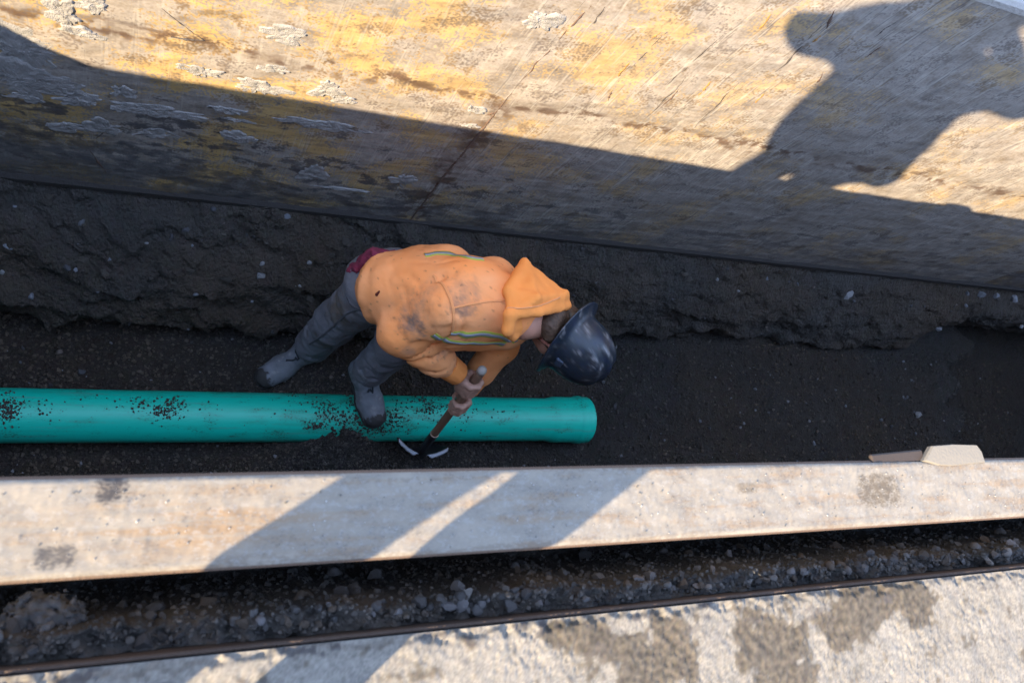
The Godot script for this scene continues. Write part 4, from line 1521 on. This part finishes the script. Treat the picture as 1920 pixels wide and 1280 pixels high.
	hd.cap(r_sh, l_sh, 0.082, 0.088)
	hd.cap(r_sh, r_elb, 0.086, 0.079)
	hd.cap(r_elb, r_elb.lerp(r_wr, 0.66), 0.077, 0.064)
	hd.cap(r_elb.lerp(r_wr, 0.65), r_elb.lerp(r_wr, 0.84), 0.044, 0.040)
	hd.cap(l_sh, l_elb, 0.080, 0.068)
	hd.cap(l_elb, l_elb.lerp(l_wr, 0.6), 0.066, 0.058)
	hd.cap(l_elb.lerp(l_wr, 0.6), l_elb.lerp(l_wr, 0.8), 0.044, 0.040)
	var sd := (r_wr - r_elb).normalized()
	var ud := (r_elb - r_sh).normalized()
	var trunk := (chest - hem).normalized()
	var side_dir := (r_sh - l_sh).normalized()
	hd.amp = 0.024
	hd.bump = func(p: Vector3) -> float:
		var fore := 1.0 - clampf(((p - r_elb.lerp(r_wr, 0.45)).length() - 0.07) / 0.10, 0.0, 1.0)
		var arm := 1.0 - clampf(((p - r_sh.lerp(r_elb, 0.2)).length() - 0.06) / 0.10, 0.0, 1.0)
		var s := n_mid.get_noise_3d(p.x * 6.0, p.y * 6.0, p.z * 6.0)
		var fold := absf(sin((p - r_elb).dot(sd) * 52.0 + s * 3.5 + (p - r_elb).dot(ud) * 14.0))
		var d := fore * (0.030 * pow(1.0 - fold, 2.0) * clampf(0.6 + 1.3 * s, 0.0, 1.0) - 0.006)
		var s2 := n_mid.get_noise_3d(p.x * 5.0 + 40.0, p.y * 5.0, p.z * 5.0)
		var pit := 1.0 - clampf(((p - r_sh - (r_elb - r_sh) * 0.15 + side_dir * 0.02).length() - 0.05) / 0.16, 0.0, 1.0)
		d += 0.020 * pit * pow(1.0 - absf(sin((p - r_sh).dot(trunk * 0.35 + side_dir * 0.95) * 44.0 + s2 * 2.0)), 2.0) * clampf(0.5 + s2 * 1.5, 0.0, 1.0)
		var low_back := clampf(1.0 - (p - hem).length() / 0.26, 0.0, 1.0)
		d += 0.014 * low_back * pow(1.0 - absf(sin((p - hem).dot(trunk * 0.45 - side_dir * 0.9) * 24.0 + s2 * 2.5)), 2.0) * clampf(0.4 + s2 * 1.5, 0.0, 1.0)
		d -= 0.010 * clampf(1.0 - absf((p - hem).dot(trunk) + 0.075) / 0.03, 0.0, 1.0)
		d += 0.006 * arm * cloth(p, (ud + sd).normalized(), r_sh, 70.0)
		d += 0.007 * n_big.get_noise_3d(p.x * 5.0, p.y * 5.0, p.z * 5.0)
		d += 0.005 * cloth(p, (trunk + Vector3(0, 0, 0.8)).normalized(), hem, 32.0) * clampf(1.2 - 3.2 * (p - hem).length(), 0.15, 1.0)
		return d
	var sm: Array = on.call(hd, [[776, 608], [772, 588], [868, 548], [858, 570], [875, 585], [800, 545], [828, 660], [765, 660], [790, 612]])
	var smudge := [[P.call(776, 608, 1.12), 0.055, 0.85], [P.call(772, 588, 1.14), 0.09, 0.4], [P.call(868, 548, 1.30), 0.07, 0.45], [P.call(858, 570, 1.28), 0.05, 0.4], [P.call(875, 585, 1.26), 0.035, 0.5], [P.call(800, 545, 1.22), 0.06, 0.22], [P.call(828, 660, 0.98), 0.03, 0.6], [P.call(765, 660, 1.0), 0.03, 0.5], [P.call(790, 612, 1.1), 0.03, 0.5]]
	for i in smudge.size():
		smudge[i][0] = sm[i]
	var orange := func(p: Vector3) -> Color:
		var v := 1.0 + 0.10 * n_mid.get_noise_3d(p.x * 7.0, p.y * 7.0, p.z * 7.0)
		var c := Color(0.84 * v, 0.295 * v, 0.085 * v)
		var fade := clampf(0.5 + 1.1 * n_big.get_noise_3d(p.x * 4.0 + 7.0, p.y * 4.0, p.z * 4.0), 0.0, 1.0)
		c = c.lerp(Color(0.82, 0.38, 0.17), fade * 0.7)
		for q in smudge:
			var d: float = 1.0 - (p - q[0]).length() / q[1] + 0.7 * n_mid.get_noise_3d(p.x * 25.0, p.y * 25.0, p.z * 25.0) + 0.4 * n_fine.get_noise_3d(p.x * 90.0, p.y * 90.0, p.z * 90.0)
			c = c.lerp(Color(0.15, 0.12, 0.10), clampf(d, 0.0, 1.0) * q[2])
		c = c.lerp(Color(0.12, 0.07, 0.04), smoothstep(0.58, 0.64, n_fine.get_noise_3d(p.x * 60.0 + 3.0, p.y * 60.0, p.z * 60.0)) * 0.5)
		return c
	var fleece := creased(mat(Color.WHITE, 0.95, 0.0, true), 1.6, 3.0, 26)
	var shirt := part("sweatshirt", merge([hd.nets(0.0075, orange)]), fleece, t)
	var seamc := grain(mat(lin(0.74, 0.30, 0.11), 0.95), 0.10, 5.0, 3.5, 26, 3)
	part("seam", ribbon(hd, spline(on.call(hd, [[812, 516], [832, 535], [846, 565], [851, 595], [848, 622]]), 8), 0.010, -0.0005, 0.0035, Vector3.ZERO), seamc, shirt)
	part("seam", ribbon(hd, spline(on.call(hd, [[851, 577], [880, 571], [915, 565], [948, 563]]), 8), 0.007, -0.0005, 0.003, Vector3.ZERO), seamc, shirt)
	# reflective bands: lime with a silver middle
	var lime := mat(lin(0.36, 0.40, 0.05), 0.7)
	var silver := mat(lin(0.28, 0.29, 0.32), 0.45, 0.2)
	for path in [[[812, 627], [835, 637], [860, 643], [890, 643], [920, 643], [945, 645]], [[845, 625], [870, 628], [900, 626], [925, 629], [948, 635], [968, 639]], [[796, 478], [825, 475], [850, 478], [880, 482], [905, 486]]]:
		var hits: Array = on.call(hd, path)
		if hits.size() < 3:
			continue
		var sp := spline(hits, 8)
		part("reflective_band", ribbon(hd, sp, 0.028, 0.0, 0.0025, Vector3.ZERO), lime, shirt)
		part("reflective_stripe", ribbon(hd, sp, 0.012, 0.002, 0.0025, Vector3.ZERO), silver, shirt)
	# ribbed cuffs
	for c in [[r_elb, r_wr, 0.043], [l_elb, l_wr, 0.042]]:
		var a: Vector3 = c[0]
		var b: Vector3 = c[1]
		var dir := (b - a).normalized()
		part("cuff", tube(PackedVector3Array([b - dir * 0.055, b - dir * 0.045, b - dir * 0.02, b + dir * 0.012, b + dir * 0.02]), PackedFloat32Array([c[2] + 0.004, c[2] + 0.007, c[2] + 0.005, c[2] + 0.003, c[2] - 0.003]), 24), grain(mat(lin(0.80, 0.27, 0.062), 0.95), 0.10, 5.0, 3.5, 26, 3), shirt)
	# small tear near the hem with the dark lining showing
	var tear := Body.new()
	var tp: Array = on.call(hd, [[706, 552], [711, 546]])
	tear.cap(tp[0], tp[1], 0.006, 0.003)
	part("tear", merge([tear.nets(0.002, func(_p): return Color(0.09, 0.012, 0.006))]), mat(Color.WHITE, 0.9, 0.0, true), shirt)

	# the hood, lying on the back of the neck and open towards the head
	var ho := Body.new()
	ho.k = 0.016
	var ha: Vector3 = P.call(984, 494, 1.27)
	var hb: Vector3 = P.call(1058, 552, 1.29)
	var hc: Vector3 = P.call(955, 590, 1.36)
	var he: Vector3 = P.call(955, 545, 1.34)
	var hm: Vector3 = P.call(1005, 560, 1.38)
	ho.tri(ha, he, hm, 0.013)
	ho.tri(ha, hm, hb, 0.013)
	ho.tri(he, hc, hm, 0.014)
	ho.tri(hm, hc, P.call(1010, 583, 1.36), 0.011)
	ho.tri(hm, P.call(1010, 583, 1.36), hb, 0.011)
	ho.tri(hb, P.call(1010, 583, 1.36), P.call(1066, 574, 1.26), 0.010)
	ho.cap(hc, P.call(1010, 585, 1.365), 0.016, 0.014)
	ho.cap(P.call(1010, 585, 1.365), P.call(1066, 574, 1.27), 0.014, 0.012)
	ho.cap(hc, P.call(950, 618, 1.33), 0.02, 0.017)
	ho.cap(P.call(950, 618, 1.33), P.call(962, 632, 1.27), 0.017, 0.014)
	ho.tri(hc, P.call(950, 618, 1.33), P.call(985, 605, 1.27), 0.012)
	ho.tri(P.call(950, 618, 1.33), P.call(962, 632, 1.27), P.call(985, 612, 1.25), 0.012)
	ho.tri(ha, P.call(940, 560, 1.27), he, 0.02)
	ho.amp = 0.007
	ho.bump = func(p: Vector3) -> float: return 0.005 * n_mid.get_noise_3d(p.x * 9.0, p.y * 9.0, p.z * 9.0) + 0.003 * (absf(sin(p.x * 40.0 + p.z * 26.0 + 3.0 * n_mid.get_noise_3d(p.x * 6.0, p.y * 6.0, p.z * 6.0))) - 0.5)
	var hood := part("hood", merge([ho.nets(0.007, func(p: Vector3) -> Color:
		var v := 1.0 + 0.08 * n_mid.get_noise_3d(p.x * 9.0, p.y * 9.0, p.z * 9.0)
		return Color(0.82 * v, 0.28 * v, 0.062 * v))]), fleece, t)
	part("hem_seam", ribbon(ho, spline(on.call(ho, [[950, 578], [985, 577], [1020, 570], [1050, 557]]), 8), 0.005, 0.0, 0.0025, Vector3.ZERO), seamc, hood)

	# head, neck, hands: one body of skin
	var up := (cam_right * 0.72 + cam_down * 0.66 - cam_fwd * 0.2).normalized()
	var face := cam_right * -0.338 + cam_down * 0.37 + cam_fwd * 0.8
	face = (face - up * face.dot(up)).normalized()
	var right := face.cross(up)
	var brim: Vector3 = P.call(1073, 642, 1.17)
	var skull := brim - up * 0.045
	var hp := func(r: float, u: float, f: float) -> Vector3: return skull + right * r + up * u + face * f
	var he_b := Body.new()
	he_b.k = 0.03
	he_b.cap(hp.call(0, 0.03, 0.02), hp.call(0, 0.02, -0.03), 0.078, 0.080)
	he_b.cap(hp.call(-0.025, -0.06, 0.055), hp.call(0.025, -0.06, 0.055), 0.042, 0.042)
	he_b.cap(hp.call(-0.035, -0.085, 0.02), hp.call(0, -0.10, 0.075), 0.028, 0.022)
	he_b.cap(hp.call(0.035, -0.085, 0.02), hp.call(0, -0.10, 0.075), 0.028, 0.022)
	he_b.cap(hp.call(-0.05, -0.02, 0.05), hp.call(0.05, -0.02, 0.05), 0.034, 0.034)
	he_b.cap(hp.call(0, -0.05, -0.025), neck - Vector3(0, 0.02, 0), 0.054, 0.050)
	he_b.cap(hp.call(0, -0.08, 0.0), neck + face * 0.03, 0.050, 0.050)
	var fe := Body.new()      # small features on a finer grid
	fe.k = 0.008
	fe.cap(hp.call(0, -0.012, 0.088), hp.call(0, -0.048, 0.108), 0.009, 0.013)
	for sgn in [-1.0, 1.0]:
		fe.cap(hp.call(sgn * 0.010, -0.05, 0.10), hp.call(sgn * 0.014, -0.051, 0.094), 0.008, 0.007)
		fe.cap(hp.call(sgn * 0.018, 0.008, 0.083), hp.call(sgn * 0.046, 0.006, 0.070), 0.007, 0.006)
		var e0: Vector3 = hp.call(sgn * 0.082, 0.012, -0.012)
		var e1: Vector3 = hp.call(sgn * 0.092, 0.002, -0.022)
		var e2: Vector3 = hp.call(sgn * 0.088, -0.030, -0.012)
		var e3: Vector3 = hp.call(sgn * 0.078, -0.045, 0.0)
		fe.cap(e0, e1, 0.006, 0.006)
		fe.cap(e1, e2, 0.006, 0.006)
		fe.cap(e2, e3, 0.006, 0.007)
		fe.cap(hp.call(sgn * 0.074, -0.012, -0.004), hp.call(sgn * 0.080, -0.02, -0.008), 0.012, 0.010)
	fe.cap(hp.call(-0.020, -0.072, 0.086), hp.call(0.020, -0.072, 0.086), 0.0065, 0.0065)
	fe.cap(hp.call(-0.018, -0.082, 0.084), hp.call(0.018, -0.082, 0.084), 0.0075, 0.0075)
	var skin := func(p: Vector3) -> Color:
		var v := 1.0 + 0.12 * n_mid.get_noise_3d(p.x * 20.0, p.y * 20.0, p.z * 20.0)
		return Color(0.46 * v, 0.225 * v, 0.15 * v)
	var pink := func(p: Vector3) -> Color:
		return Color(0.60, 0.24, 0.18)
	var hand_r := Body.new()
	hand_r.k = 0.010
	var r_w := -cam_fwd * 0.8 - cam_right * 0.6
	finger_hand(hand_r, r_grip, ax, r_w, r_hand, 0.0175, signf(ax.cross(r_w).dot(cam_right)), 1.0)
	hand_r.cap(r_wr.lerp(r_elb, 0.2), r_hand, 0.032, 0.028)
	var hand_l := Body.new()
	hand_l.k = 0.010
	var l_w := cam_right * 0.75 + cam_fwd * 0.55 - cam_down * 0.2
	finger_hand(hand_l, l_grip, ax, l_w, l_hand, 0.0175, signf(ax.cross(l_w).dot(cam_down + cam_fwd * 0.6)), 1.0)
	hand_l.cap(l_wr.lerp(l_elb, 0.2), l_hand, 0.032, 0.028)
	var dirty := func(p: Vector3) -> Color:
		var v := 1.0 + 0.25 * n_mid.get_noise_3d(p.x * 40.0, p.y * 40.0, p.z * 40.0)
		return Color(0.44 * v, 0.25 * v, 0.18 * v)
	var body := part("body", merge([he_b.nets(0.006, skin), fe.nets(0.0035, pink), hand_r.nets(0.0035, dirty), hand_l.nets(0.0035, dirty)]), grain(mat(Color.WHITE, 0.55, 0.0, true), 0.1, 10.0, 2.0, 27, 3), t)
	body.set_meta("label", "bare skin of neck, face and hands")
	for sgn in [-1.0, 1.0]:
		var eye := Body.new()
		eye.cap(hp.call(sgn * 0.032, -0.008, 0.076), hp.call(sgn * 0.033, -0.008, 0.077), 0.0115, 0.0115)
		part("eye", merge([eye.nets(0.003, func(_p): return Color(0.5, 0.48, 0.45))]), mat(Color.WHITE, 0.2, 0.0, true), body)
	# hair: a close cap with strands
	var hair := Body.new()
	hair.k = 0.02
	hair.cap(hp.call(0, 0.035, -0.01), hp.call(0, -0.03, -0.045), 0.086, 0.076)
	hair.cap(hp.call(0, -0.03, -0.045), hp.call(0, -0.065, -0.05), 0.066, 0.045)
	hair.cap(hp.call(0.05, 0.0, -0.03), hp.call(0.058, -0.035, -0.015), 0.032, 0.016)
	hair.cap(hp.call(-0.05, 0.0, -0.03), hp.call(-0.058, -0.035, -0.015), 0.032, 0.016)
	hair.cap(hp.call(0.0, -0.055, -0.052), hp.call(0.0, -0.085, -0.055), 0.058, 0.040)
	hair.cap(hp.call(0.045, -0.03, -0.04), hp.call(0.050, -0.075, -0.040), 0.040, 0.026)
	hair.cap(P.call(1040, 592, 1.255), P.call(1030, 608, 1.255), 0.040, 0.036)
	hair.cap(P.call(1030, 608, 1.255), P.call(1030, 628, 1.24), 0.036, 0.026)
	hair.cap(hp.call(0.066, -0.01, -0.005), hp.call(0.066, -0.055, 0.010), 0.022, 0.014)
	hair.amp = 0.006
	hair.bump = func(p: Vector3) -> float: return 0.005 * n_fine.get_noise_3d(p.dot(right) * 110.0, p.dot(up) * 25.0, p.dot(face) * 110.0)
	var hn := part("hair", merge([hair.nets(0.005, func(p: Vector3) -> Color:
		var v := 1.0 + 0.5 * n_fine.get_noise_3d(p.dot(right) * 150.0, p.dot(up) * 25.0, p.dot(face) * 150.0)
		return Color(0.085 * v, 0.048 * v, 0.028 * v))]), mat(Color.WHITE, 0.7, 0.0, true), t)
	var strand := mat(lin(0.10, 0.055, 0.03), 0.6)
	for k in 150:
		var a := rng.randf_range(-1.7, 1.7)
		var root: Vector3 = hp.call(sin(a) * 0.075, rng.randf_range(-0.11, -0.02), -0.03 - cos(a) * 0.06)
		var out := (root - skull).normalized()
		root = hair.onto(root, -0.002)
		var tip := root - up * rng.randf_range(0.015, 0.035) + out * rng.randf_range(0.0, 0.012) + right * rng.randf_range(-0.01, 0.01)
		part("strand", tube(PackedVector3Array([root, root.lerp(tip, 0.5) + out * 0.004, tip]), PackedFloat32Array([0.0016, 0.0013, 0.0005]), 4, false), strand, hn)

	build_hat(t, brim, up, face, right)

	# rag hanging out of the back pocket
	var rg := thing("rag", "crumpled maroon rag tucked in the back of the grey trousers", "rag", px(690, 490, 0.88))
	var ro := -rg.position
	var rb := Body.new()
	rb.k = 0.02
	var q0 := px(734, 474, 1.0) + ro
	var q1 := px(700, 482, 1.0) + ro
	var q2 := px(672, 502, 0.94) + ro
	var q3 := px(648, 528, 0.84) + ro
	rb.cap(q0, q1, 0.022, 0.036)
	rb.cap(q1, q2, 0.036, 0.030)
	rb.cap(q2, q3, 0.028, 0.012)
	rb.cap(px(715, 490, 1.0) + ro, px(680, 508, 0.92) + ro, 0.028, 0.02)
	rb.amp = 0.024
	var rdir := (q3 - q0).normalized()
	rb.bump = func(p: Vector3) -> float:
		return 0.016 * n_ridge.get_noise_3d(p.x * 14.0, p.y * 14.0, p.z * 14.0) + 0.004 * sin((p - rdir * p.dot(rdir) * 0.7).dot(Vector3(0.4, 0.8, 0.6)) * 260.0 + 5.0 * n_mid.get_noise_3d(p.x * 20.0, p.y * 20.0, p.z * 20.0))
	part("cloth", merge([rb.nets(0.005, func(p: Vector3) -> Color:
		var v := 1.0 + 0.3 * n_mid.get_noise_3d(p.x * 30.0, p.y * 30.0, p.z * 30.0)
		return Color(0.15 * v, 0.018 * v, 0.042 * v))]), grain(mat(Color.WHITE, 0.95, 0.0, true), 0.1, 8.0, 5.0, 28, 3), rg)


func build_hat(t: Node3D, brim: Vector3, up: Vector3, face: Vector3, right: Vector3) -> void:
	var hat := Node3D.new()
	hat.name = "hard_hat"
	hat.transform = Transform3D(Basis(right, up, -face).scaled_local(Vector3(1.08, 1.16, 1.06)), brim + up * 0.010)
	t.add_child(hat)
	hat.set_meta("label", "scuffed dark blue hard hat with a full brim")
	var n := 128
	# dome profile: height, radius; then the brim flares out, rolled at the rim
	var prof := []
	for k in 15:
		var a := pow(k / 14.0, 0.8) * PI / 2.0
		prof.append([0.135 * pow(cos(a), 0.85), 0.118 * pow(sin(a), 0.86)])
	prof.append_array([[-0.008, 0.121], [-0.014, 0.126], [-0.019, 0.136], [-0.022, 0.150], [-0.0235, 0.161], [-0.0255, 0.1645], [-0.029, 0.1645], [-0.031, 0.161], [-0.028, 0.148], [-0.024, 0.132], [-0.012, 0.116], [0.03, 0.110], [0.09, 0.085], [0.125, 0.03], [0.13, 0.0]])
	var np := prof.size()
	var shape := func(i: int, j: int) -> Vector3:
		var a: float = TAU * i / n
		var q: Array = prof[j]
		var rr: float = q[1]
		var y: float = q[0]
		var x := sin(a) * rr * 0.90
		var z := cos(a) * rr * (1.04 if j < 16 else 0.99)
		if j < 15:
			# three ridges run from front to back
			var crest := exp(-pow(x / 0.016, 4.0)) * 0.008 + (exp(-pow((absf(x) - 0.050) / 0.009, 4.0))) * 0.006
			y += crest * smoothstep(0.0, 0.05, y) * (1.0 if j < 13 else 0.0)
		if j >= 15 and j <= 24:
			y -= 0.012 * cos(a) * cos(a) * smoothstep(0.12, 0.16, rr)      # brim dips at front and back
		return Vector3(x, y, z)
	var dome := grid(n, np - 1, func(i, j):
		var p: Vector3 = shape.call(i, j)
		var a := n_mid.get_noise_3d(p.x * 22.0, p.y * 22.0, p.z * 22.0)
		var b := n_fine.get_noise_3d(p.x * 70.0, p.y * 70.0, p.z * 70.0)
		var c := Color(0.012, 0.021, 0.040).lerp(Color(0.018, 0.019, 0.022), clampf(0.5 + a, 0.0, 1.0))
		c = c.lerp(Color(0.07, 0.075, 0.085), clampf(smoothstep(0.1, 0.5, a + 0.5 * b) * 0.55, 0.0, 1.0))
		c = c.lerp(Color(0.26, 0.26, 0.27), smoothstep(0.36, 0.60, a * 0.8 + b * 0.6) * 0.5)
		return [p, c, Vector2(i, j)])
	var m := grain(mat(Color.WHITE, 0.38, 0.0, true), 0.08, 8.0, 1.5, 29, 3)
	part("shell", dome, m, hat)
	# accessory slots at the sides, front badge plate, vents
	for sgn in [-1.0, 1.0]:
		var slot := part("slot", bevel_box(Vector3(0.012, 0.026, 0.036), 0.003), mat(lin(0.04, 0.055, 0.085), 0.4), hat)
		slot.position = Vector3(sgn * 0.103, 0.012, 0.012)
		slot.rotation.z = sgn * 0.25
	# ratchet knob and strap at the nape
	var band := PackedVector3Array()
	for k in 25:
		var a := PI * (k / 24.0 - 0.5) * 1.5
		band.append(Vector3(sin(a) * 0.094, -0.030, cos(a) * 0.108))
	part("headband", tube(band, PackedFloat32Array([0.009]), 8), mat(lin(0.10, 0.11, 0.14), 0.7), hat)
	var kb := Body.new()
	kb.k = 0.01
	kb.tri(Vector3(-0.022, -0.026, 0.120), Vector3(0.022, -0.026, 0.120), Vector3(0, -0.056, 0.114), 0.008)
	part("ratchet_knob", merge([kb.nets(0.003, func(_p): return Color(0.075, 0.068, 0.055))]), mat(Color.WHITE, 0.6, 0.0, true), hat)


# ---------- shovel ----------
func build_shovel() -> void:
	var h0 := px(800, 832, 0.22)
	var h1 := px(907, 690, 0.98)
	var ax := (h1 - h0).normalized()
	var t := thing("shovel", "short shovel with a worn wooden handle held in both hands beside the pipe", "shovel", Vector3(h0.x, 0, h0.z))
	var o := -t.position
	h0 += o
	h1 += o
	var wood := grain(mat(lin(0.22, 0.125, 0.078), 0.65), 0.03, 6.0, 4.0, 33)
	var path := PackedVector3Array()
	var rr := PackedFloat32Array()
	for k in 24:
		path.append(h0.lerp(h1, 0.13 + 0.83 * k / 23.0))
		rr.append(0.0172 + 0.0008 * n_fine.get_noise_1d(k * 0.8))
	part("handle", tube(path, rr, 20), wood, t)
	# worn pale end
	var tip := PackedVector3Array()
	var tr := PackedFloat32Array()
	for k in 8:
		var a := k / 7.0 * PI / 2.0
		tip.append(h1 - ax * 0.032 + ax * (0.012 + 0.020 * sin(a)))
		tr.append(maxf(0.002, 0.0180 * cos(a)))
	tip.insert(0, h1 - ax * 0.034)
	tr.insert(0, 0.0180)
	part("handle_end", tube(tip, tr, 20), grain(mat(lin(0.42, 0.38, 0.33), 0.8), 0.03, 10.0, 4.0, 33), t)
	var steel := grain(mat(lin(0.30, 0.32, 0.36), 0.55, 0.3), 0.04, 8.0, 5.0, 34)
	var dark := grain(mat(lin(0.035, 0.035, 0.04), 0.55, 0.4), 0.04, 8.0, 5.0, 34)
	var dn := h0 + Vector3(0, -0.10, 0.025)
	part("ferrule", tube(PackedVector3Array([h0 + ax * 0.120, h0 + ax * 0.124, h0 + ax * 0.128]), PackedFloat32Array([0.0195, 0.0198, 0.0192]), 20), mat(lin(0.32, 0.22, 0.16), 0.5, 0.4), t)
	part("socket", tube(PackedVector3Array([h0 + ax * 0.122, h0 + ax * 0.06, h0 + ax * 0.01, h0.lerp(dn, 0.45), dn]), PackedFloat32Array([0.0188, 0.0186, 0.018, 0.017, 0.012]), 18), dark, t)
	# blade: dished, pointed, standing in the gravel; its side runs along the trench
	var side := (cam_right * 0.97 + cam_down * 0.10)
	side.y = 0.0
	side = side.normalized()
	var low := Vector3(0, -0.95, -0.30).normalized()
	var front := side.cross(low).normalized()
	if front.z < 0.0:
		front = -front
	var root := h0 + Vector3(0, -0.035, 0.012)
	for face in 2:
		var blade := grid(28, 20, func(i, j):
			var u: float = i / 14.0 - 1.0
			var v: float = j / 20.0
			var half := 0.118 * (1.0 - pow(v, 3.2)) * (1.0 if v > 0.05 else 0.97)
			var dish := 0.050 * u * u * (1.0 - 0.5 * v) - 0.030 * exp(-pow(u / 0.12, 2.0)) * (1.0 - v)
			var p := root + side * (u * half) + low * (v * 0.27) + front * (0.03 - dish - 0.0022 * face)
			p += low * (0.020 * absf(u) * (1.0 - v))
			return [p, Color.WHITE, Vector2(u, v)], face == 0)
		part("blade", blade, grain(mat(lin(0.12, 0.10, 0.085), 0.7), 0.04, 8.0, 5.0, 34) if face == 0 else dark, t)
	# turned-over steps for the foot
	for sgn in [-1.0, 1.0]:
		var strip := grid(12, 5, func(i, j):
			var u: float = sgn * lerpf(0.16, 0.99, i / 12.0)
			var edge := root + side * (u * 0.118) + low * (0.020 * absf(u)) + front * (0.03 - 0.050 * u * u + 0.030 * exp(-pow(u / 0.12, 2.0)))
			var wide: float = 0.021 * smoothstep(0.0, 0.25, i / 12.0)
			var q: Vector2 = [Vector2(0, -0.003), Vector2(0, 0.003), Vector2(0.6, 0.004), Vector2(1, 0.0), Vector2(0.6, -0.004), Vector2(0, -0.003)][j]
			return [edge + (front * 0.85 - low * 0.35).normalized() * (q.x * wide) + Vector3.UP * q.y, Color.WHITE, Vector2(u, q.x)], sgn < 0.0)
		part("foot_step", strip, steel, t)


# ---------- the person who takes the picture; only the shadow is in view ----------
func build_photographer() -> void:
	var t := thing("person", "person standing on the pavement holding a camera over the trench edge", "person", Vector3(-0.2, PAVE_Y, 0.4))
	var o := -t.position
	var b := Body.new()
	b.k = 0.03
	var hip_l := Vector3(-0.33, 3.18, 0.42) + o
	var hip_r := Vector3(-0.035, 3.18, 0.42) + o
	var chest := Vector3(-0.22, 3.58, 0.34) + o
	var neck := Vector3(-0.10, 3.74, 0.24) + o
	for s in [[Vector3(-0.35, 2.43, 0.40), Vector3(-0.33, 2.80, 0.37), hip_l], [Vector3(-0.04, 2.43, 0.39), Vector3(-0.03, 2.80, 0.36), hip_r]]:
		var ank: Vector3 = s[0] + o
		var knee: Vector3 = s[1] + o
		b.cap(ank, knee, 0.055, 0.058)
		b.cap(knee, s[2], 0.058, 0.08)
		b.cap(ank + Vector3(0, -0.045, 0.02), ank + Vector3(0.02, -0.055, -0.12), 0.045, 0.042)
	b.cap(hip_l, hip_r, 0.115, 0.115)
	b.cap(Vector3(0.0, 3.5, 0.36) + o, Vector3(0.15, 3.13, 0.40) + o, 0.09, 0.085)     # jacket hanging open on one side
	b.cap(hip_r, Vector3(0.15, 3.13, 0.40) + o, 0.09, 0.08)
	b.cap((hip_l + hip_r) / 2.0 + Vector3(-0.03, 0.08, 0), chest, 0.185, 0.185)
	b.cap(chest, neck, 0.15, 0.06)
	b.cap(neck, Vector3(-0.06, 3.86, 0.17) + o, 0.06, 0.075)
	b.cap(Vector3(-0.06, 3.84, 0.15) + o, Vector3(-0.06, 3.90, 0.19) + o, 0.085, 0.09)
	for s in [[Vector3(-0.34, 3.64, 0.30), Vector3(-0.41, 3.50, 0.12), Vector3(-0.08, 3.70, 0.09)], [Vector3(0.10, 3.66, 0.32), Vector3(0.38, 3.57, 0.28), Vector3(0.08, 3.74, 0.12)]]:
		b.cap(chest, s[0] + o, 0.15, 0.10)
		b.cap(s[0] + o, s[1] + o, 0.085, 0.06)
		b.cap(s[1] + o, s[2] + o, 0.06, 0.04)
	b.cap(chest, Vector3(-0.03, 3.75, 0.13) + o, 0.10, 0.06)
	b.cap(Vector3(-0.31, 3.28, 0.41) + o, Vector3(-0.33, 3.56, 0.37) + o, 0.15, 0.14)
	b.amp = 0.01
	b.bump = func(p: Vector3) -> float: return 0.008 * n_mid.get_noise_3d(p.x * 8.0, p.y * 8.0, p.z * 8.0)
	part("body", merge([b.nets(0.022, func(p: Vector3) -> Color:
		return Color(0.05, 0.055, 0.07) if p.y < 0.85 else Color(0.10, 0.10, 0.10) if p.y < 1.38 else Color(0.4, 0.24, 0.18))]), mat(Color.WHITE, 0.9, 0.0, true), t)
	var back := -cam_fwd
	var dev := thing("camera_body", "black hand camera held out by the person on the pavement", "camera", EYE + back * 0.06)
	var hold := Basis(cam_right, -cam_down, back)
	part("housing", bevel_box(Vector3(0.13, 0.09, 0.05), 0.008), mat(lin(0.02, 0.02, 0.02), 0.5), dev, Transform3D(hold, back * 0.05))
	part("lens_barrel", tube(PackedVector3Array([back * 0.03, -back * 0.03]), PackedFloat32Array([0.034]), 24, false), mat(lin(0.02, 0.02, 0.02), 0.4), dev)
